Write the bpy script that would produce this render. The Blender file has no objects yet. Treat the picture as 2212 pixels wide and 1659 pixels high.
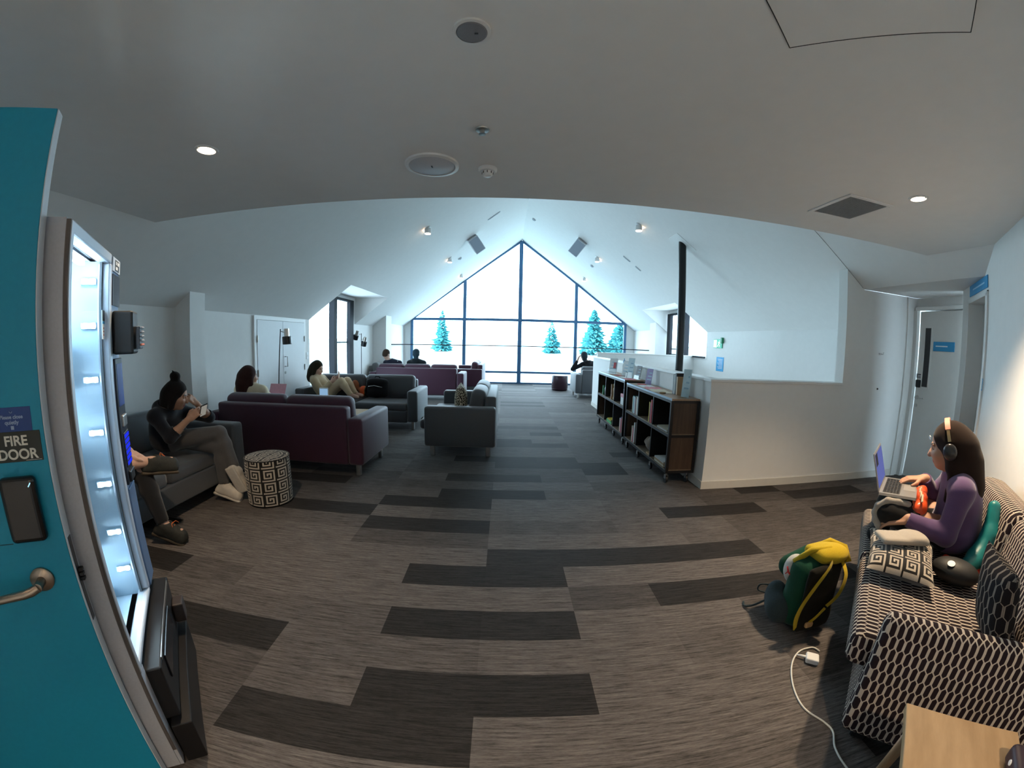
import bpy, bmesh, math, random
import numpy as np
from mathutils import Vector, Matrix, Euler
random.seed(7)
rng = np.random.default_rng(7)
PI = math.pi
scene = bpy.context.scene
COL = scene.collection
EYE = 1.44
W2 = np.array([-.669, .743]); U2 = np.array([.743, .669])      # sitting-corner wall: normal into the room, direction along
def US(u, s, z=0.0):
    p = u * U2 + s * W2
    return np.array([p[0], p[1], z])

# ------------------------------------------------------------------ materials
def srgb(c):
    return tuple((v / 12.92 if v <= .04045 else ((v + .055) / 1.055) ** 2.4) for v in c)
def rgb(r, g, b):
    return srgb((r / 255, g / 255, b / 255))
class NT:
    def __init__(s, name):
        s.m = bpy.data.materials.new(name); s.m.use_nodes = True
        s.t = s.m.node_tree; s.t.nodes.clear()
        s.out = s.t.nodes.new('ShaderNodeOutputMaterial')
    def n(s, typ, **kw):
        nd = s.t.nodes.new(typ)
        for k, v in kw.items(): setattr(nd, k, v)
        return nd
    def l(s, a, b): s.t.links.new(a, b)
    def setin(s, nd, key, v):
        if hasattr(v, 'node'): s.l(v, nd.inputs[key])
        else: nd.inputs[key].default_value = v
    def math(s, op, a, b=0.0, c=0.0, clamp=False):
        nd = s.n('ShaderNodeMath', operation=op); nd.use_clamp = clamp
        for i, v in enumerate((a, b, c)): s.setin(nd, i, v)
        return nd.outputs[0]
    def mix(s, f, a, b):
        nd = s.n('ShaderNodeMix', data_type='RGBA')
        s.setin(nd, 0, f); s.setin(nd, 6, a if hasattr(a, 'node') else (*a, 1)); s.setin(nd, 7, b if hasattr(b, 'node') else (*b, 1))
        return nd.outputs[2]
    def bsdf(s, col, rough=.6, metal=0., spec=.4, **kw):
        b = s.n('ShaderNodeBsdfPrincipled')
        s.setin(b, 'Base Color', col if hasattr(col, 'node') else (*col, 1)); s.setin(b, 'Roughness', rough); s.setin(b, 'Metallic', metal)
        s.setin(b, 'Specular IOR Level', spec)
        for k, v in kw.items(): s.setin(b, k.replace('_', ' '), v)
        s.l(b.outputs[0], s.out.inputs[0]); return b
    def noise(s, scale, detail=2., vec=None, rough=.5):
        nd = s.n('ShaderNodeTexNoise'); nd.inputs['Scale'].default_value = scale
        nd.inputs['Detail'].default_value = detail; nd.inputs['Roughness'].default_value = rough
        if vec is None:
            tc = s.n('ShaderNodeTexCoord'); vec = tc.outputs['Object']
        s.l(vec, nd.inputs['Vector']); return nd.outputs['Fac']
    def mapped(s, scale, src='Object'):
        tc = s.n('ShaderNodeTexCoord'); mp = s.n('ShaderNodeMapping')
        mp.inputs['Scale'].default_value = scale; s.l(tc.outputs[src], mp.inputs['Vector'])
        return mp.outputs[0]
    def bump(s, b, h, strength=.2, dist=.002):
        bp = s.n('ShaderNodeBump'); bp.inputs['Strength'].default_value = strength; bp.inputs['Distance'].default_value = dist
        s.l(h, bp.inputs['Height']); s.l(bp.outputs[0], b.inputs['Normal'])
_mc = {}
def mat(name, c, rough=.6, metal=0., spec=.4, var=.12, scale=40., bump=0., **kw):
    """plain surface: base colour with a gentle procedural mottling"""
    if name in _mc: return _mc[name]
    t = NT(name); f = t.noise(scale, 3)
    lo = tuple(v * (1 - var) for v in c); hi = tuple(min(1, v * (1 + var)) for v in c)
    b = t.bsdf(t.mix(f, lo, hi), rough, metal, spec, **kw)
    if bump: t.bump(b, f, bump)
    _mc[name] = t.m; return t.m
def fabric(name, c, var=.25, scale=260., sheen=.25, sr=.5, tint=(1, 1, 1), rough=.95, spec=.1):
    if name in _mc: return _mc[name]
    t = NT(name); f = t.noise(scale, 3, rough=.7); g = t.noise(6, 2)
    col = t.mix(f, tuple(v * (1 - var) for v in c), tuple(v * (1 + var) for v in c))
    col = t.mix(t.math('MULTIPLY', g, .25), col, tuple(v * .75 for v in c))
    b = t.bsdf(col, rough, 0, spec); b.inputs['Sheen Weight'].default_value = sheen; b.inputs['Sheen Roughness'].default_value = sr; b.inputs['Sheen Tint'].default_value = (*tint, 1)
    t.bump(b, f, .25, .0015); _mc[name] = t.m; return t.m
def emit(name, c, s):
    if name in _mc: return _mc[name]
    t = NT(name); e = t.n('ShaderNodeEmission'); f = t.noise(30, 1)
    t.l(t.mix(f, c, tuple(v * .97 for v in c)), e.inputs[0]); e.inputs[1].default_value = s
    t.l(e.outputs[0], t.out.inputs[0]); _mc[name] = t.m; return t.m
def glass(name, tint=(1, 1, 1), refl=.12):
    if name in _mc: return _mc[name]
    t = NT(name); tr = t.n('ShaderNodeBsdfTransparent'); f0 = t.noise(2, 1)
    t.l(t.mix(f0, tint, tuple(v * .995 for v in tint)), tr.inputs[0])
    gl = t.n('ShaderNodeBsdfGlossy'); gl.inputs['Roughness'].default_value = .02
    lw = t.n('ShaderNodeLayerWeight'); lw.inputs['Blend'].default_value = .25
    f = t.math('MULTIPLY', lw.outputs['Fresnel'], refl * 4, clamp=True)
    mx = t.n('ShaderNodeMixShader'); t.l(f, mx.inputs[0]); t.l(tr.outputs[0], mx.inputs[1]); t.l(gl.outputs[0], mx.inputs[2])
    t.l(mx.outputs[0], t.out.inputs[0]); _mc[name] = t.m; return t.m
def wood(name, a, b_, scale=(2, 30, 30), rough=.5):
    if name in _mc: return _mc[name]
    t = NT(name); f = t.noise(1.5, 5, t.mapped(scale), .65)
    f2 = t.math('MULTIPLY', t.math('SUBTRACT', f, .3), 2.2, clamp=True)
    b = t.bsdf(t.mix(f2, a, b_), rough, 0, .35); t.bump(b, f, .12); _mc[name] = t.m; return t.m

# ------------------------------------------------------------------ mesh helpers
class MB:
    def __init__(s): s.v = []; s.f = []; s.mi = []
    def add(s, v, f, mi=0):
        o = len(s.v); s.v += [tuple(map(float, p)) for p in v]
        s.f += [tuple(o + i for i in q) for q in f]
        s.mi += [mi] * len(f) if isinstance(mi, int) else list(mi)
        return s
    def quad(s, a, b, c, d, mi=0): return s.add([a, b, c, d], [(0, 1, 2, 3)], mi)
    def poly(s, pts, mi=0): return s.add(pts, [tuple(range(len(pts)))], mi)
    def bm(s, bm, mi=0, mtx=None):
        bm.verts.index_update()
        v = [(mtx @ x.co if mtx else x.co) for x in bm.verts]
        s.add(v, [tuple(x.index for x in f.verts) for f in bm.faces], mi); bm.free(); return s
    def box(s, c, size, r=0., seg=2, rot=None, mi=0):
        bm = bmesh.new(); bmesh.ops.create_cube(bm, size=1)
        for v in bm.verts: v.co = Vector((v.co.x * size[0], v.co.y * size[1], v.co.z * size[2]))
        if r > 0:
            r = min(r, min(size) * .49)
            bmesh.ops.bevel(bm, geom=list(bm.edges), offset=r, segments=seg, profile=.5, affect='EDGES')
        m = Matrix.Translation(Vector(c))
        if rot is not None: m = m @ (rot if isinstance(rot, Matrix) else Euler(rot).to_matrix().to_4x4())
        return s.bm(bm, mi, m)
    def span(s, lo, hi, r=0., seg=2, mi=0):
        lo = np.array(lo, float); hi = np.array(hi, float)
        return s.box((lo + hi) / 2, hi - lo, r, seg, None, mi)
    def tube(s, pts, r, seg=8, mi=0, caps=True):
        P = [Vector(p) for p in pts]; n = len(P); rs = r if hasattr(r, '__len__') else [r] * n
        vs = []; fs = []; prev = None
        for i in range(n):
            t = (P[min(i + 1, n - 1)] - P[max(i - 1, 0)]).normalized()
            if prev is None: a = t.orthogonal().normalized()
            else: a = (prev - t * prev.dot(t)); a = a.normalized() if a.length > 1e-6 else t.orthogonal().normalized()
            prev = a; b = t.cross(a)
            for k in range(seg):
                an = 2 * PI * k / seg; vs.append(P[i] + (a * math.cos(an) + b * math.sin(an)) * rs[i])
        for i in range(n - 1):
            for k in range(seg):
                k2 = (k + 1) % seg; fs.append((i * seg + k, i * seg + k2, (i + 1) * seg + k2, (i + 1) * seg + k))
        if caps: fs += [tuple(range(seg - 1, -1, -1)), tuple((n - 1) * seg + k for k in range(seg))]
        return s.add(vs, fs, mi)
    def lathe(s, prof, seg=24, c=(0, 0, 0), mi=0, mtx=None, caps=True):
        vs = []; fs = []; n = len(prof)
        for r, z in prof:
            for k in range(seg):
                an = 2 * PI * k / seg; vs.append(Vector((r * math.cos(an), r * math.sin(an), z)))
        for i in range(n - 1):
            for k in range(seg):
                k2 = (k + 1) % seg; fs.append((i * seg + k, i * seg + k2, (i + 1) * seg + k2, (i + 1) * seg + k))
        if caps: fs += [tuple(range(seg - 1, -1, -1)), tuple((n - 1) * seg + k for k in range(seg))]
        m = mtx if mtx else Matrix.Translation(Vector(c))
        return s.add([m @ v for v in vs], fs, mi)
    def prism(s, pts, off, mi=0):
        n = len(pts); o = Vector(off); a = [Vector(p) for p in pts]; b = [p + o for p in a]
        return s.add(a + b, [tuple(range(n - 1, -1, -1)), tuple(range(n, 2 * n))] + [(i, (i + 1) % n, n + (i + 1) % n, n + i) for i in range(n)], mi)
    def obj(s, name, mats, parent=None, smooth=False, auto=None, uv=None):
        me = bpy.data.meshes.new(name); me.from_pydata(s.v, [], s.f)
        ms = mats if isinstance(mats, (list, tuple)) else [mats]
        for m in ms: me.materials.append(m)
        if any(s.mi): me.polygons.foreach_set('material_index', s.mi)
        bm = bmesh.new(); bm.from_mesh(me); bmesh.ops.recalc_face_normals(bm, faces=bm.faces); bm.to_mesh(me); bm.free()
        if smooth:
            me.polygons.foreach_set('use_smooth', [True] * len(me.polygons))
            if auto: me.set_sharp_from_angle(angle=math.radians(auto))
        if uv: boxuv(me, uv)
        me.update()
        o = bpy.data.objects.new(name, me); COL.objects.link(o)
        if parent is not None: o.parent = parent
        return o
def boxuv(me, mode):
    """UVs in metres by dominant face direction. mode: 'seat' runs the pattern front to back on top, 'arm' runs it over the arm"""
    lay = me.uv_layers.new(name='UVMap')
    for p in me.polygons:
        n = p.normal; ax = max(range(3), key=lambda i: abs(n[i]))
        for li in p.loop_indices:
            c = me.vertices[me.loops[li].vertex_index].co
            if ax == 0: uv = (c.y, c.z)
            elif ax == 1: uv = (c.x, c.z)
            else: uv = (c.x, c.y + c.z * 0) if mode == 'seat' else (c.y, c.x)
            lay.data[li].uv = uv
def tag(o, label=None, cat=None, group=None, kind=None):
    if label: o['label'] = label
    if cat: o['category'] = cat
    if group: o['group'] = group
    if kind: o['kind'] = kind
    return o
def thing(name, label, cat, loc=(0, 0, 0), rotz=0., group=None, rot=None):
    o = bpy.data.objects.new(name, None); COL.objects.link(o); o.location = Vector([float(v) for v in loc])
    o.rotation_euler = rot if rot is not None else (0, 0, rotz); o.empty_display_size = .1
    return tag(o, label, cat, group)
def dup(root, loc=None, rotz=None, label=None, group=None):
    def cp(o, par):
        c = o.copy(); COL.objects.link(c); c.parent = par
        for k in list(o.children): cp(k, c)
        return c
    r = cp(root, None)
    if loc is not None: r.location = Vector([float(v) for v in loc])
    if rotz is not None: r.rotation_euler = (0, 0, rotz)
    if label: r['label'] = label
    if group: r['group'] = group
    return r
def S(name, mb, m, **kw):
    o = mb.obj(name, m, **kw); o['kind'] = 'structure'; return o
def text_mesh(txt, size, depth=.0008, align='CENTER', bold=0.):
    cu = bpy.data.curves.new('t', 'FONT'); cu.body = txt; cu.size = size; cu.extrude = depth; cu.align_x = align; cu.align_y = 'CENTER'; cu.offset = bold
    o = bpy.data.objects.new('t', cu); COL.objects.link(o)
    me = bpy.data.meshes.new_from_object(o.evaluated_get(bpy.context.evaluated_depsgraph_get()))
    v = [x.co.copy() for x in me.vertices]; f = [tuple(p.vertices) for p in me.polygons]
    bpy.data.objects.remove(o); bpy.data.meshes.remove(me); return v, f

# ------------------------------------------------------------------ sculpted surfaces (smoothly blended solids, meshed with surface nets)
def nrm(v): v = np.asarray(v, float); return v / (np.linalg.norm(v) + 1e-12)
def frame(f, up=(0, 0, 1)):
    f = nrm(f); r = nrm(np.cross(f, up)); u = np.cross(r, f); return r, f, u
def cap(a, b, ra, rb=None, k=.03, op='u'):
    a = np.asarray(a, float); b = np.asarray(b, float); rb = ra if rb is None else rb
    def fn(P):
        pa = P - a; ba = b - a; h = np.clip(pa @ ba / (ba @ ba + 1e-12), 0, 1)
        return np.linalg.norm(pa - h[:, None] * ba, axis=1) - (ra + (rb - ra) * h)
    m = max(ra, rb); return (fn, k, op, np.minimum(a, b) - m, np.maximum(a, b) + m)
def ell(c, rad, R=None, k=.03, op='u'):
    c = np.asarray(c, float); rad = np.asarray(rad, float); R = np.eye(3) if R is None else np.asarray(R)
    def fn(P):
        q = (P - c) @ R; k0 = np.linalg.norm(q / rad, axis=1); k1 = np.linalg.norm(q / rad ** 2, axis=1)
        return np.where(k1 < 1e-6, -rad.min(), k0 * (k0 - 1) / (k1 + 1e-9))
    m = rad.max(); return (fn, k, op, c - m, c + m)
def rbx(c, half, R=None, r=.02, k=.02, op='u'):
    c = np.asarray(c, float); half = np.asarray(half, float); R = np.eye(3) if R is None else np.asarray(R)
    def fn(P):
        q = np.abs((P - c) @ R) - half + r
        return np.linalg.norm(np.maximum(q, 0), axis=1) + np.minimum(q.max(1), 0) - r
    m = np.linalg.norm(half); return (fn, k, op, c - m, c + m)
def half(p, n, k=.004):
    """cut away everything on the +n side of p"""
    p = np.asarray(p, float); n = nrm(n)
    return (lambda P: (P - p) @ n, k, 'i', None, None)
def field(prims, P):
    d = np.full(len(P), 1e3)
    for fn, k, op, lo, hi in prims:
        e = fn(P)
        if op == 'u': h = np.maximum(k - np.abs(d - e), 0) / k; d = np.minimum(d, e) - h * h * k * .25
        elif op == 's': e = -e; h = np.maximum(k - np.abs(d - e), 0) / k; d = np.maximum(d, e) + h * h * k * .25
        else: h = np.maximum(k - np.abs(d - e), 0) / k; d = np.maximum(d, e) + h * h * k * .25
    return d
def nets(prims, cell):
    lo = np.min([p[3] for p in prims if p[3] is not None and p[2] == 'u'], axis=0) - cell * 3
    hi = np.max([p[4] for p in prims if p[4] is not None and p[2] == 'u'], axis=0) + cell * 3
    B = 4; C = cell * B; n = np.ceil((hi - lo) / C).astype(int) + 1
    g = np.stack(np.meshgrid(*[np.arange(k) for k in n], indexing='ij'), -1).reshape(-1, 3)
    g = g[np.abs(field(prims, lo + (g + .5) * C)) < C * 1.25]
    o = np.stack(np.meshgrid(*[np.arange(B)] * 3, indexing='ij'), -1).reshape(-1, 3)
    cells = (g[:, None] * B + o[None]).reshape(-1, 3); N = n * B + 2
    key = lambda a: (a[..., 0] * N[1] + a[..., 1]) * N[2] + a[..., 2]
    off = np.array([(i, j, k) for i in (0, 1) for j in (0, 1) for k in (0, 1)])
    ck = key(cells[:, None] + off[None]); uq, inv = np.unique(ck, return_inverse=True); inv = inv.reshape(ck.shape)
    pts = np.stack([uq // (N[1] * N[2]), uq // N[2] % N[1], uq % N[2]], 1)
    val = field(prims, lo + pts * cell)[inv]
    ins = val < 0; s = ins.sum(1); mx = (s > 0) & (s < 8); cells = cells[mx]; val = val[mx]; ins = ins[mx]
    acc = np.zeros((len(cells), 3)); cnt = np.zeros(len(cells))
    for a in range(8):
        for b in range(a + 1, 8):
            if np.abs(off[a] - off[b]).sum() != 1: continue
            x = ins[:, a] != ins[:, b]; t = val[x, a] / (val[x, a] - val[x, b])
            acc[x] += off[a] + t[:, None] * (off[b] - off[a]); cnt[x] += 1
    V = lo + (cells + acc / cnt[:, None]) * cell
    kk = key(cells); order = np.argsort(kk); ks = kk[order]
    def find(c):
        q = key(c); i = np.clip(np.searchsorted(ks, q), 0, len(ks) - 1); return np.where(ks[i] == q, order[i], -1)
    F = []
    for ax, e in ((0, 4), (1, 2), (2, 1)):
        x = ins[:, 0] != ins[:, e]; c = cells[x]; y, z = (ax + 1) % 3, (ax + 2) % 3
        dy = np.zeros(3, int); dy[y] = 1; dz = np.zeros(3, int); dz[z] = 1
        q = np.stack([find(c), find(c - dy), find(c - dy - dz), find(c - dz)], 1)
        fl = ~ins[x, 0]; q[fl] = q[fl][:, ::-1]; F.append(q[(q >= 0).all(1)])
    return V, np.concatenate(F)
def sculpt(name, prims, cell, mats, parent=None, zones=None, mtx=None):
    """zones: list of (slot, fn(centres)->bool mask)"""
    V, F = nets(prims, cell)
    me = bpy.data.meshes.new(name); me.vertices.add(len(V)); me.vertices.foreach_set('co', V.astype(np.float32).ravel())
    me.loops.add(len(F) * 4); me.polygons.add(len(F)); me.loops.foreach_set('vertex_index', F.astype(np.int32).ravel())
    me.polygons.foreach_set('loop_start', np.arange(0, len(F) * 4, 4, dtype=np.int32)); me.polygons.foreach_set('loop_total', np.full(len(F), 4, dtype=np.int32))
    for m in (mats if isinstance(mats, (list, tuple)) else [mats]): me.materials.append(m)
    if zones:
        C = V[F].mean(1); mi = np.zeros(len(F), int)
        for slot, fn in zones: mi[fn(C)] = slot
        me.polygons.foreach_set('material_index', mi.astype(np.int32))
    me.polygons.foreach_set('use_smooth', np.ones(len(F), bool)); me.update(calc_edges=True); me.validate()
    o = bpy.data.objects.new(name, me); COL.objects.link(o)
    if parent is not None: o.parent = parent
    return o
# ================================================================== room shell (metres; camera stands at the origin, +Y looks down the hall)
RX, RZ, SL = .457, 4.877, .75                    # ridge line and roof pitch
XL, XR, YF, YW = -3.647, 4.561, 13.28, 3.586     # side walls, gable end, stair wall
YE, ZC = 2.59, 2.40                              # flat ceiling edge and height
def zs(x): return RZ - SL * abs(x - RX)
WHITE = (.80, .79, .77)
m_wall = mat('painted_plaster', WHITE, .85, 0, .2, .03, 12, .03)
m_ceil = mat('ceiling_paint', (.82, .81, .79), .9, 0, .15, .03, 10, .02)
m_cap = mat('gloss_white_trim', (.80, .79, .77), .45, 0, .4, .02, 20)
m_base = mat('skirting_paint', (.66, .63, .58), .6, 0, .3, .04, 20)
m_dark = mat('dark_anodised_frame', (.02, .022, .028), .7, 0, .2, .1, 60)
m_black = mat('black_plastic', (.012, .012, .014), .45, 0, .45, .2, 60)
m_blacksat = mat('black_painted_steel', (.014, .014, .016), .4, .4, .5, .2, 50)
m_chrome = mat('brushed_steel', (.55, .54, .52), .3, 1., .5, .08, 80)
m_blue = mat('sign_blue', (.04, .30, .58), .5, 0, .4, .04, 30)
m_whitep = mat('white_print', (.85, .86, .87), .5, 0, .3, .03, 30)
m_glass = glass('window_glass', (.96, .99, 1.))

# floor: carpet planks laid across the hall, one colour attribute per plank
PL, PW, PX0, PY0 = .5001, .2268, -.1022, 1.1318
DARK = {(-1, -2), (-1, -1), (0, -1), (0, 0), (2, -1), (2, 0), (4, -1), (4, 0), (5, 0), (5, 1), (5, 2), (5, 3), (3, 2), (3, 3), (3, 4), (1, -3), (1, -4), (1, -5),
        (3, -5), (3, -6), (7, -2), (7, -1), (9, -2), (9, -1), (10, -1), (10, 0), (12, -1), (12, 0), (8, 3), (8, 4), (13, 2), (14, 2), (15, 0), (15, 1), (15, -1),
        (8, -4), (8, -3), (9, 6), (9, 7), (7, 6), (7, 7), (11, -4), (11, -5), (14, 4), (19, 0), (21, 1), (23, -1), (16, 3), (-3, -1), (-3, 0), (-2, 3), (5, -6), (10, 5)}
LIGHT = {(1, 0), (1, 1), (-1, 0), (-1, 1), (3, -2), (3, -3), (6, 0), (6, 1), (6, 2), (9, 0), (9, 1), (11, 0), (11, 1), (2, 1), (2, 2), (4, 1), (0, 1), (0, 2), (4, 2), (8, -2), (8, 0), (6, -4), (3, -1), (3, 0), (5, -3), (4, -5)}
mb = MB(); cols = []
r0, r1 = math.floor((-1.8 - PY0) / PW), math.ceil((13.5 - PY0) / PW); c0, c1 = math.floor((-3.8 - PX0) / PL), math.ceil((5.6 - PX0) / PL)
fr = random.Random(21)
for r in range(r0, r1):
    c = c0
    while c < c1:
        v = fr.random(); tone = .10 + .05 * fr.random()
        if v < .10 and r > 12: tone = .045
        elif v > .85: tone = .17
        for q in (c, c + 1):
            k = (r, q); t = .033 + .012 * fr.random() if k in DARK else (.17 if k in LIGHT else (tone if not (r <= 12 and tone < .08) else .1))
            x, y = PX0 + q * PL, PY0 + r * PW; xm, ym = x + PL / 2, y + PW / 2
            if q < c1 and not (xm > 2.2 and YW + .1 < ym < 8.95):
                mb.quad((x, y, 0), (x + PL, y, 0), (x + PL, y + PW, 0), (x, y + PW, 0)); cols.append(t)
        c += 2
t = NT('carpet_planks'); at = t.n('ShaderNodeAttribute', attribute_name='plank')
f = t.noise(1.0, 6, t.mapped((5, 95, 1)), .75); g = t.noise(1., 4, t.mapped((30, 420, 1)), .7)
h = t.math('MULTIPLY', t.math('ADD', t.math('MULTIPLY', t.math('SUBTRACT', f, .5), 3.9), t.math('MULTIPLY', t.math('SUBTRACT', g, .5), 1.9)), 1.)
k = t.math('MAXIMUM', t.math('ADD', 1., h), .25)
mul = t.n('ShaderNodeMix', data_type='RGBA', blend_type='MULTIPLY'); mul.inputs[0].default_value = 1.
cm = t.n('ShaderNodeCombineColor'); [t.l(k, cm.inputs[i]) for i in range(3)]
t.l(at.outputs['Color'], mul.inputs[6]); t.l(cm.outputs[0], mul.inputs[7])
b = t.bsdf(mul.outputs[2], .78, 0, .15); t.bump(b, g, .5, .003)
fl = S('floor', mb, t.m)
ca = fl.data.color_attributes.new('plank', 'FLOAT_COLOR', 'CORNER')
for p, v in zip(fl.data.polygons, cols):
    for li in p.loop_indices: ca.data[li].color = (v * .72, v * .635, v * .60, 1)
mb = MB(); x0, x1, y0, y1 = 2.0, 5.2, YW, 9.1
mb.poly([(x0, y0, -2.7), (x1, y0, -2.7), (x1, y1, -2.7), (x0, y1, -2.7)])
for a, b in (((x0, y0), (x1, y0)), ((x1, y0), (x1, y1)), ((x1, y1), (x0, y1)), ((x0, y1), (x0, y0))): mb.quad((*a, -2.7), (*b, -2.7), (*b, -.02), (*a, -.02))
S('wall_stairwell', mb, m_wall)

# ceilings
mb = MB(); mb.quad((-2.9, -1.8, ZC), (3.80, -1.8, ZC), (3.80, YE, ZC), (-2.9, YE, ZC))
S('ceiling_flat', mb, m_ceil)
mb = MB(); mb.poly([(-2.846, YE, ZC), (3.76, YE, ZC), (RX, YE, RZ)]); S('wall_bulkhead', mb, m_wall)
DL, DR, ZD = (6.87, 9.15), (8.39, 10.6), 2.42     # dormers
xd = (RZ - ZD) / SL
def slope(side, y0, y1, xa, xb):                   # strip of roof from xa to xb (offsets from ridge)
    return [(RX + side * xa, y0, RZ - SL * xa), (RX + side * xb, y0, RZ - SL * xb), (RX + side * xb, y1, RZ - SL * xb), (RX + side * xa, y1, RZ - SL * xa)]
eL, eR, eC = RX - XL, XR - RX, (RZ - ZC) / SL
mb = MB()
mb.poly(slope(-1, -1.8, YE, eC, eL)); mb.poly(slope(-1, YE, DL[0], 0, eL)); mb.poly(slope(-1, DL[0], DL[1], 0, xd)); mb.poly(slope(-1, DL[1], YF, 0, eL))
mb.quad((RX - xd, DL[0], ZD), (XL, DL[0], ZD), (XL, DL[1], ZD), (RX - xd, DL[1], ZD))
for y in DL: mb.poly([(RX - xd, y, ZD), (XL, y, ZD), (XL, y, zs(XL))])
S('ceiling_left', mb, m_ceil)
mb = MB(); eN = 4.02 - RX
mb.poly(slope(1, -1.8, YE, eC, eN)); mb.poly(slope(1, YE, YW, 0, eN)); mb.poly(slope(1, YW, DR[0], 0, eR)); mb.poly(slope(1, DR[0], DR[1], 0, xd)); mb.poly(slope(1, DR[1], YF, 0, eR))
mb.quad((RX + xd, DR[0], ZD), (XR, DR[0], ZD), (XR, DR[1], ZD), (RX + xd, DR[1], ZD))
for y in DR: mb.poly([(RX + xd, y, ZD), (XR, y, ZD), (XR, y, zs(XR))])
S('ceiling_right', mb, m_ceil)
mb = MB(); mb.quad((4.02, -1.8, zs(4.02)), (5.3, -1.8, zs(4.02)), (5.3, YW + .12, zs(4.02)), (4.02, YW + .12, zs(4.02))); S('ceiling_lobby', mb, m_ceil)
mb = MB()
for i in range(12):
    z = [zs(4.02)]
mb.tube([(RX + 1.9, YW, zs(RX + 1.9) - .001), (4.0, YW, zs(4.0) - .001)], .0035, 5); S('trim_1', mb, mat('plaster_joint', (.35, .34, .33), .9))

# walls
mb = MB(); zk = zs(XL)
mb.quad((XL, -1.8, 0), (XL, DL[0], 0), (XL, DL[0], zk), (XL, -1.8, zk)); mb.quad((XL, DL[1], 0), (XL, YF, 0), (XL, YF, zk), (XL, DL[1], zk))
mb.quad((XL, 8.88, 0), (XL, DL[1], 0), (XL, DL[1], ZD), (XL, 8.88, ZD)); mb.quad((XL, DL[0], 2.335), (XL, 8.88, 2.335), (XL, 8.88, ZD), (XL, DL[0], ZD))
S('wall_left', mb, m_wall)
mb = MB(); zr = zs(XR)
mb.quad((XR, YW, 0), (XR, DR[0], 0), (XR, DR[0], zr), (XR, YW, zr)); mb.quad((XR, DR[1], 0), (XR, YF, 0), (XR, YF, zr), (XR, DR[1], zr))
mb.quad((XR, DR[0], 0), (XR, DR[1], 0), (XR, DR[1], 1.2), (XR, DR[0], 1.2)); mb.quad((XR, DR[0], 2.335), (XR, DR[1], 2.335), (XR, DR[1], ZD), (XR, DR[0], ZD))
S('wall_right', mb, m_wall)
mb = MB(); mb.span((XL, 3.64, 0), (-3.42, 3.88, 2.2)); o = S('wall_left_pier', mb, m_wall)
for v in o.data.vertices:
    if v.co.z > 1: v.co.z = zs(v.co.x) + .0
mb = MB(); mb.span((XL, 10.45, 0), (-3.262, 10.95, 2.2)); mb.span((XL, 10.95, 0), (-3.50, YF, 2.2)); o = S('wall_left_nib', mb, m_wall)
for v in o.data.vertices:
    if v.co.z > 1: v.co.z = zs(v.co.x)
mb = MB(); mb.span((4.176, 10.95 - .3, 0), (XR, 11.1, 2.2)); mb.span((4.414, 11.1, 0), (XR, YF, 2.2)); o = S('wall_right_nib', mb, m_wall)
for v in o.data.vertices:
    if v.co.z > 1: v.co.z = zs(v.co.x)
GX0, GX1, GZ = -3.213, 4.073, 2.146                 # gable glazing
mb = MB()
for s_, xe, g in ((-1, XL, GX0), (1, XR, GX1)):
    mb.poly([(xe, YF, 0), (g, YF, 0), (g, YF, GZ), (g, YF, zs(g)), (xe, YF, zs(xe))])
S('wall_far', mb, m_wall)
# stair balustrade walls with white cappings
mb = MB()
mb.span((2.03, YW, 0), (3.75, YW + .13, 1.11)); mb.span((2.03, YW + .13, 0), (2.16, 9.0, 1.11))
mb.poly([(3.75, YW, -.02), (5.0, YW, -.02), (5.0, YW, 2.2034), (4.02, YW, 2.2034), (3.75, YW, zs(3.75))])
mb.poly([(3.75, YW + .13, -.02), (5.0, YW + .13, -.02), (5.0, YW + .13, 1.5), (XR, YW + .13, zs(XR)), (3.75, YW + .13, zs(3.75))])
mb.quad((3.75, YW, 0), (3.75, YW + .13, 0), (3.75, YW + .13, zs(3.75)), (3.75, YW, zs(3.75)))
S('wall_stair', mb, m_wall)
mb = MB(); mb.span((2.13, 9.0, 0), (XR, 9.1, 1.215)); S('wall_stair_far', mb, m_wall)
mb = MB(); mb.span((2.015, YW - .015, 1.11), (3.75, YW + .145, 1.137), .004); mb.span((2.015, YW + .145, 1.11), (2.175, 9.0, 1.137), .004); S('trim_2', mb, m_cap)
mb = MB(); mb.span((2.115, 8.985, 1.215), (XR, 9.115, 1.238), .004); S('trim_3', mb, m_cap)
mb = MB(); mb.span((2.018, YW - .012, 0), (4.8, YW, .085), .003); mb.span((2.018, YW, 0), (2.03, 9.0, .085), .003); S('baseboard_stair', mb, m_base)
mb = MB(); mb.span((XL, -1.0, 0), (XL + .012, 3.64, .085)); mb.span((XL, 3.88, 0), (XL + .012, 5.15, .085)); S('baseboard_left', mb, m_base)
# angled wall behind the patterned sofa, with a doorway at its far end
D0 = -1.082
def dw(u, z, s=D0): return US(u, s, z)
mb = MB()
mb.quad(dw(-1.2, 0), dw(4.36, 0), dw(4.36, ZC + .05), dw(-1.2, ZC + .05)); mb.quad(dw(4.36, 2.03), dw(5.02, 2.03), dw(5.02, ZC + .05), dw(4.36, ZC + .05)); mb.quad(dw(5.02, 0), dw(5.37, 0), dw(5.37, ZC), dw(5.02, ZC))
mb.quad(dw(4.36, 0), dw(4.36, 0, -1.3), dw(4.36, 2.03, -1.3), dw(4.36, 2.03)); mb.quad(dw(5.02, 0), dw(5.02, 0, -1.3), dw(5.02, 2.03, -1.3), dw(5.02, 2.03)); mb.quad(dw(4.36, 2.03), dw(5.02, 2.03), dw(5.02, 2.03, -1.3), dw(4.36, 2.03, -1.3))
S('wall_right_angled', mb, m_wall)
mb = MB()
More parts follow.
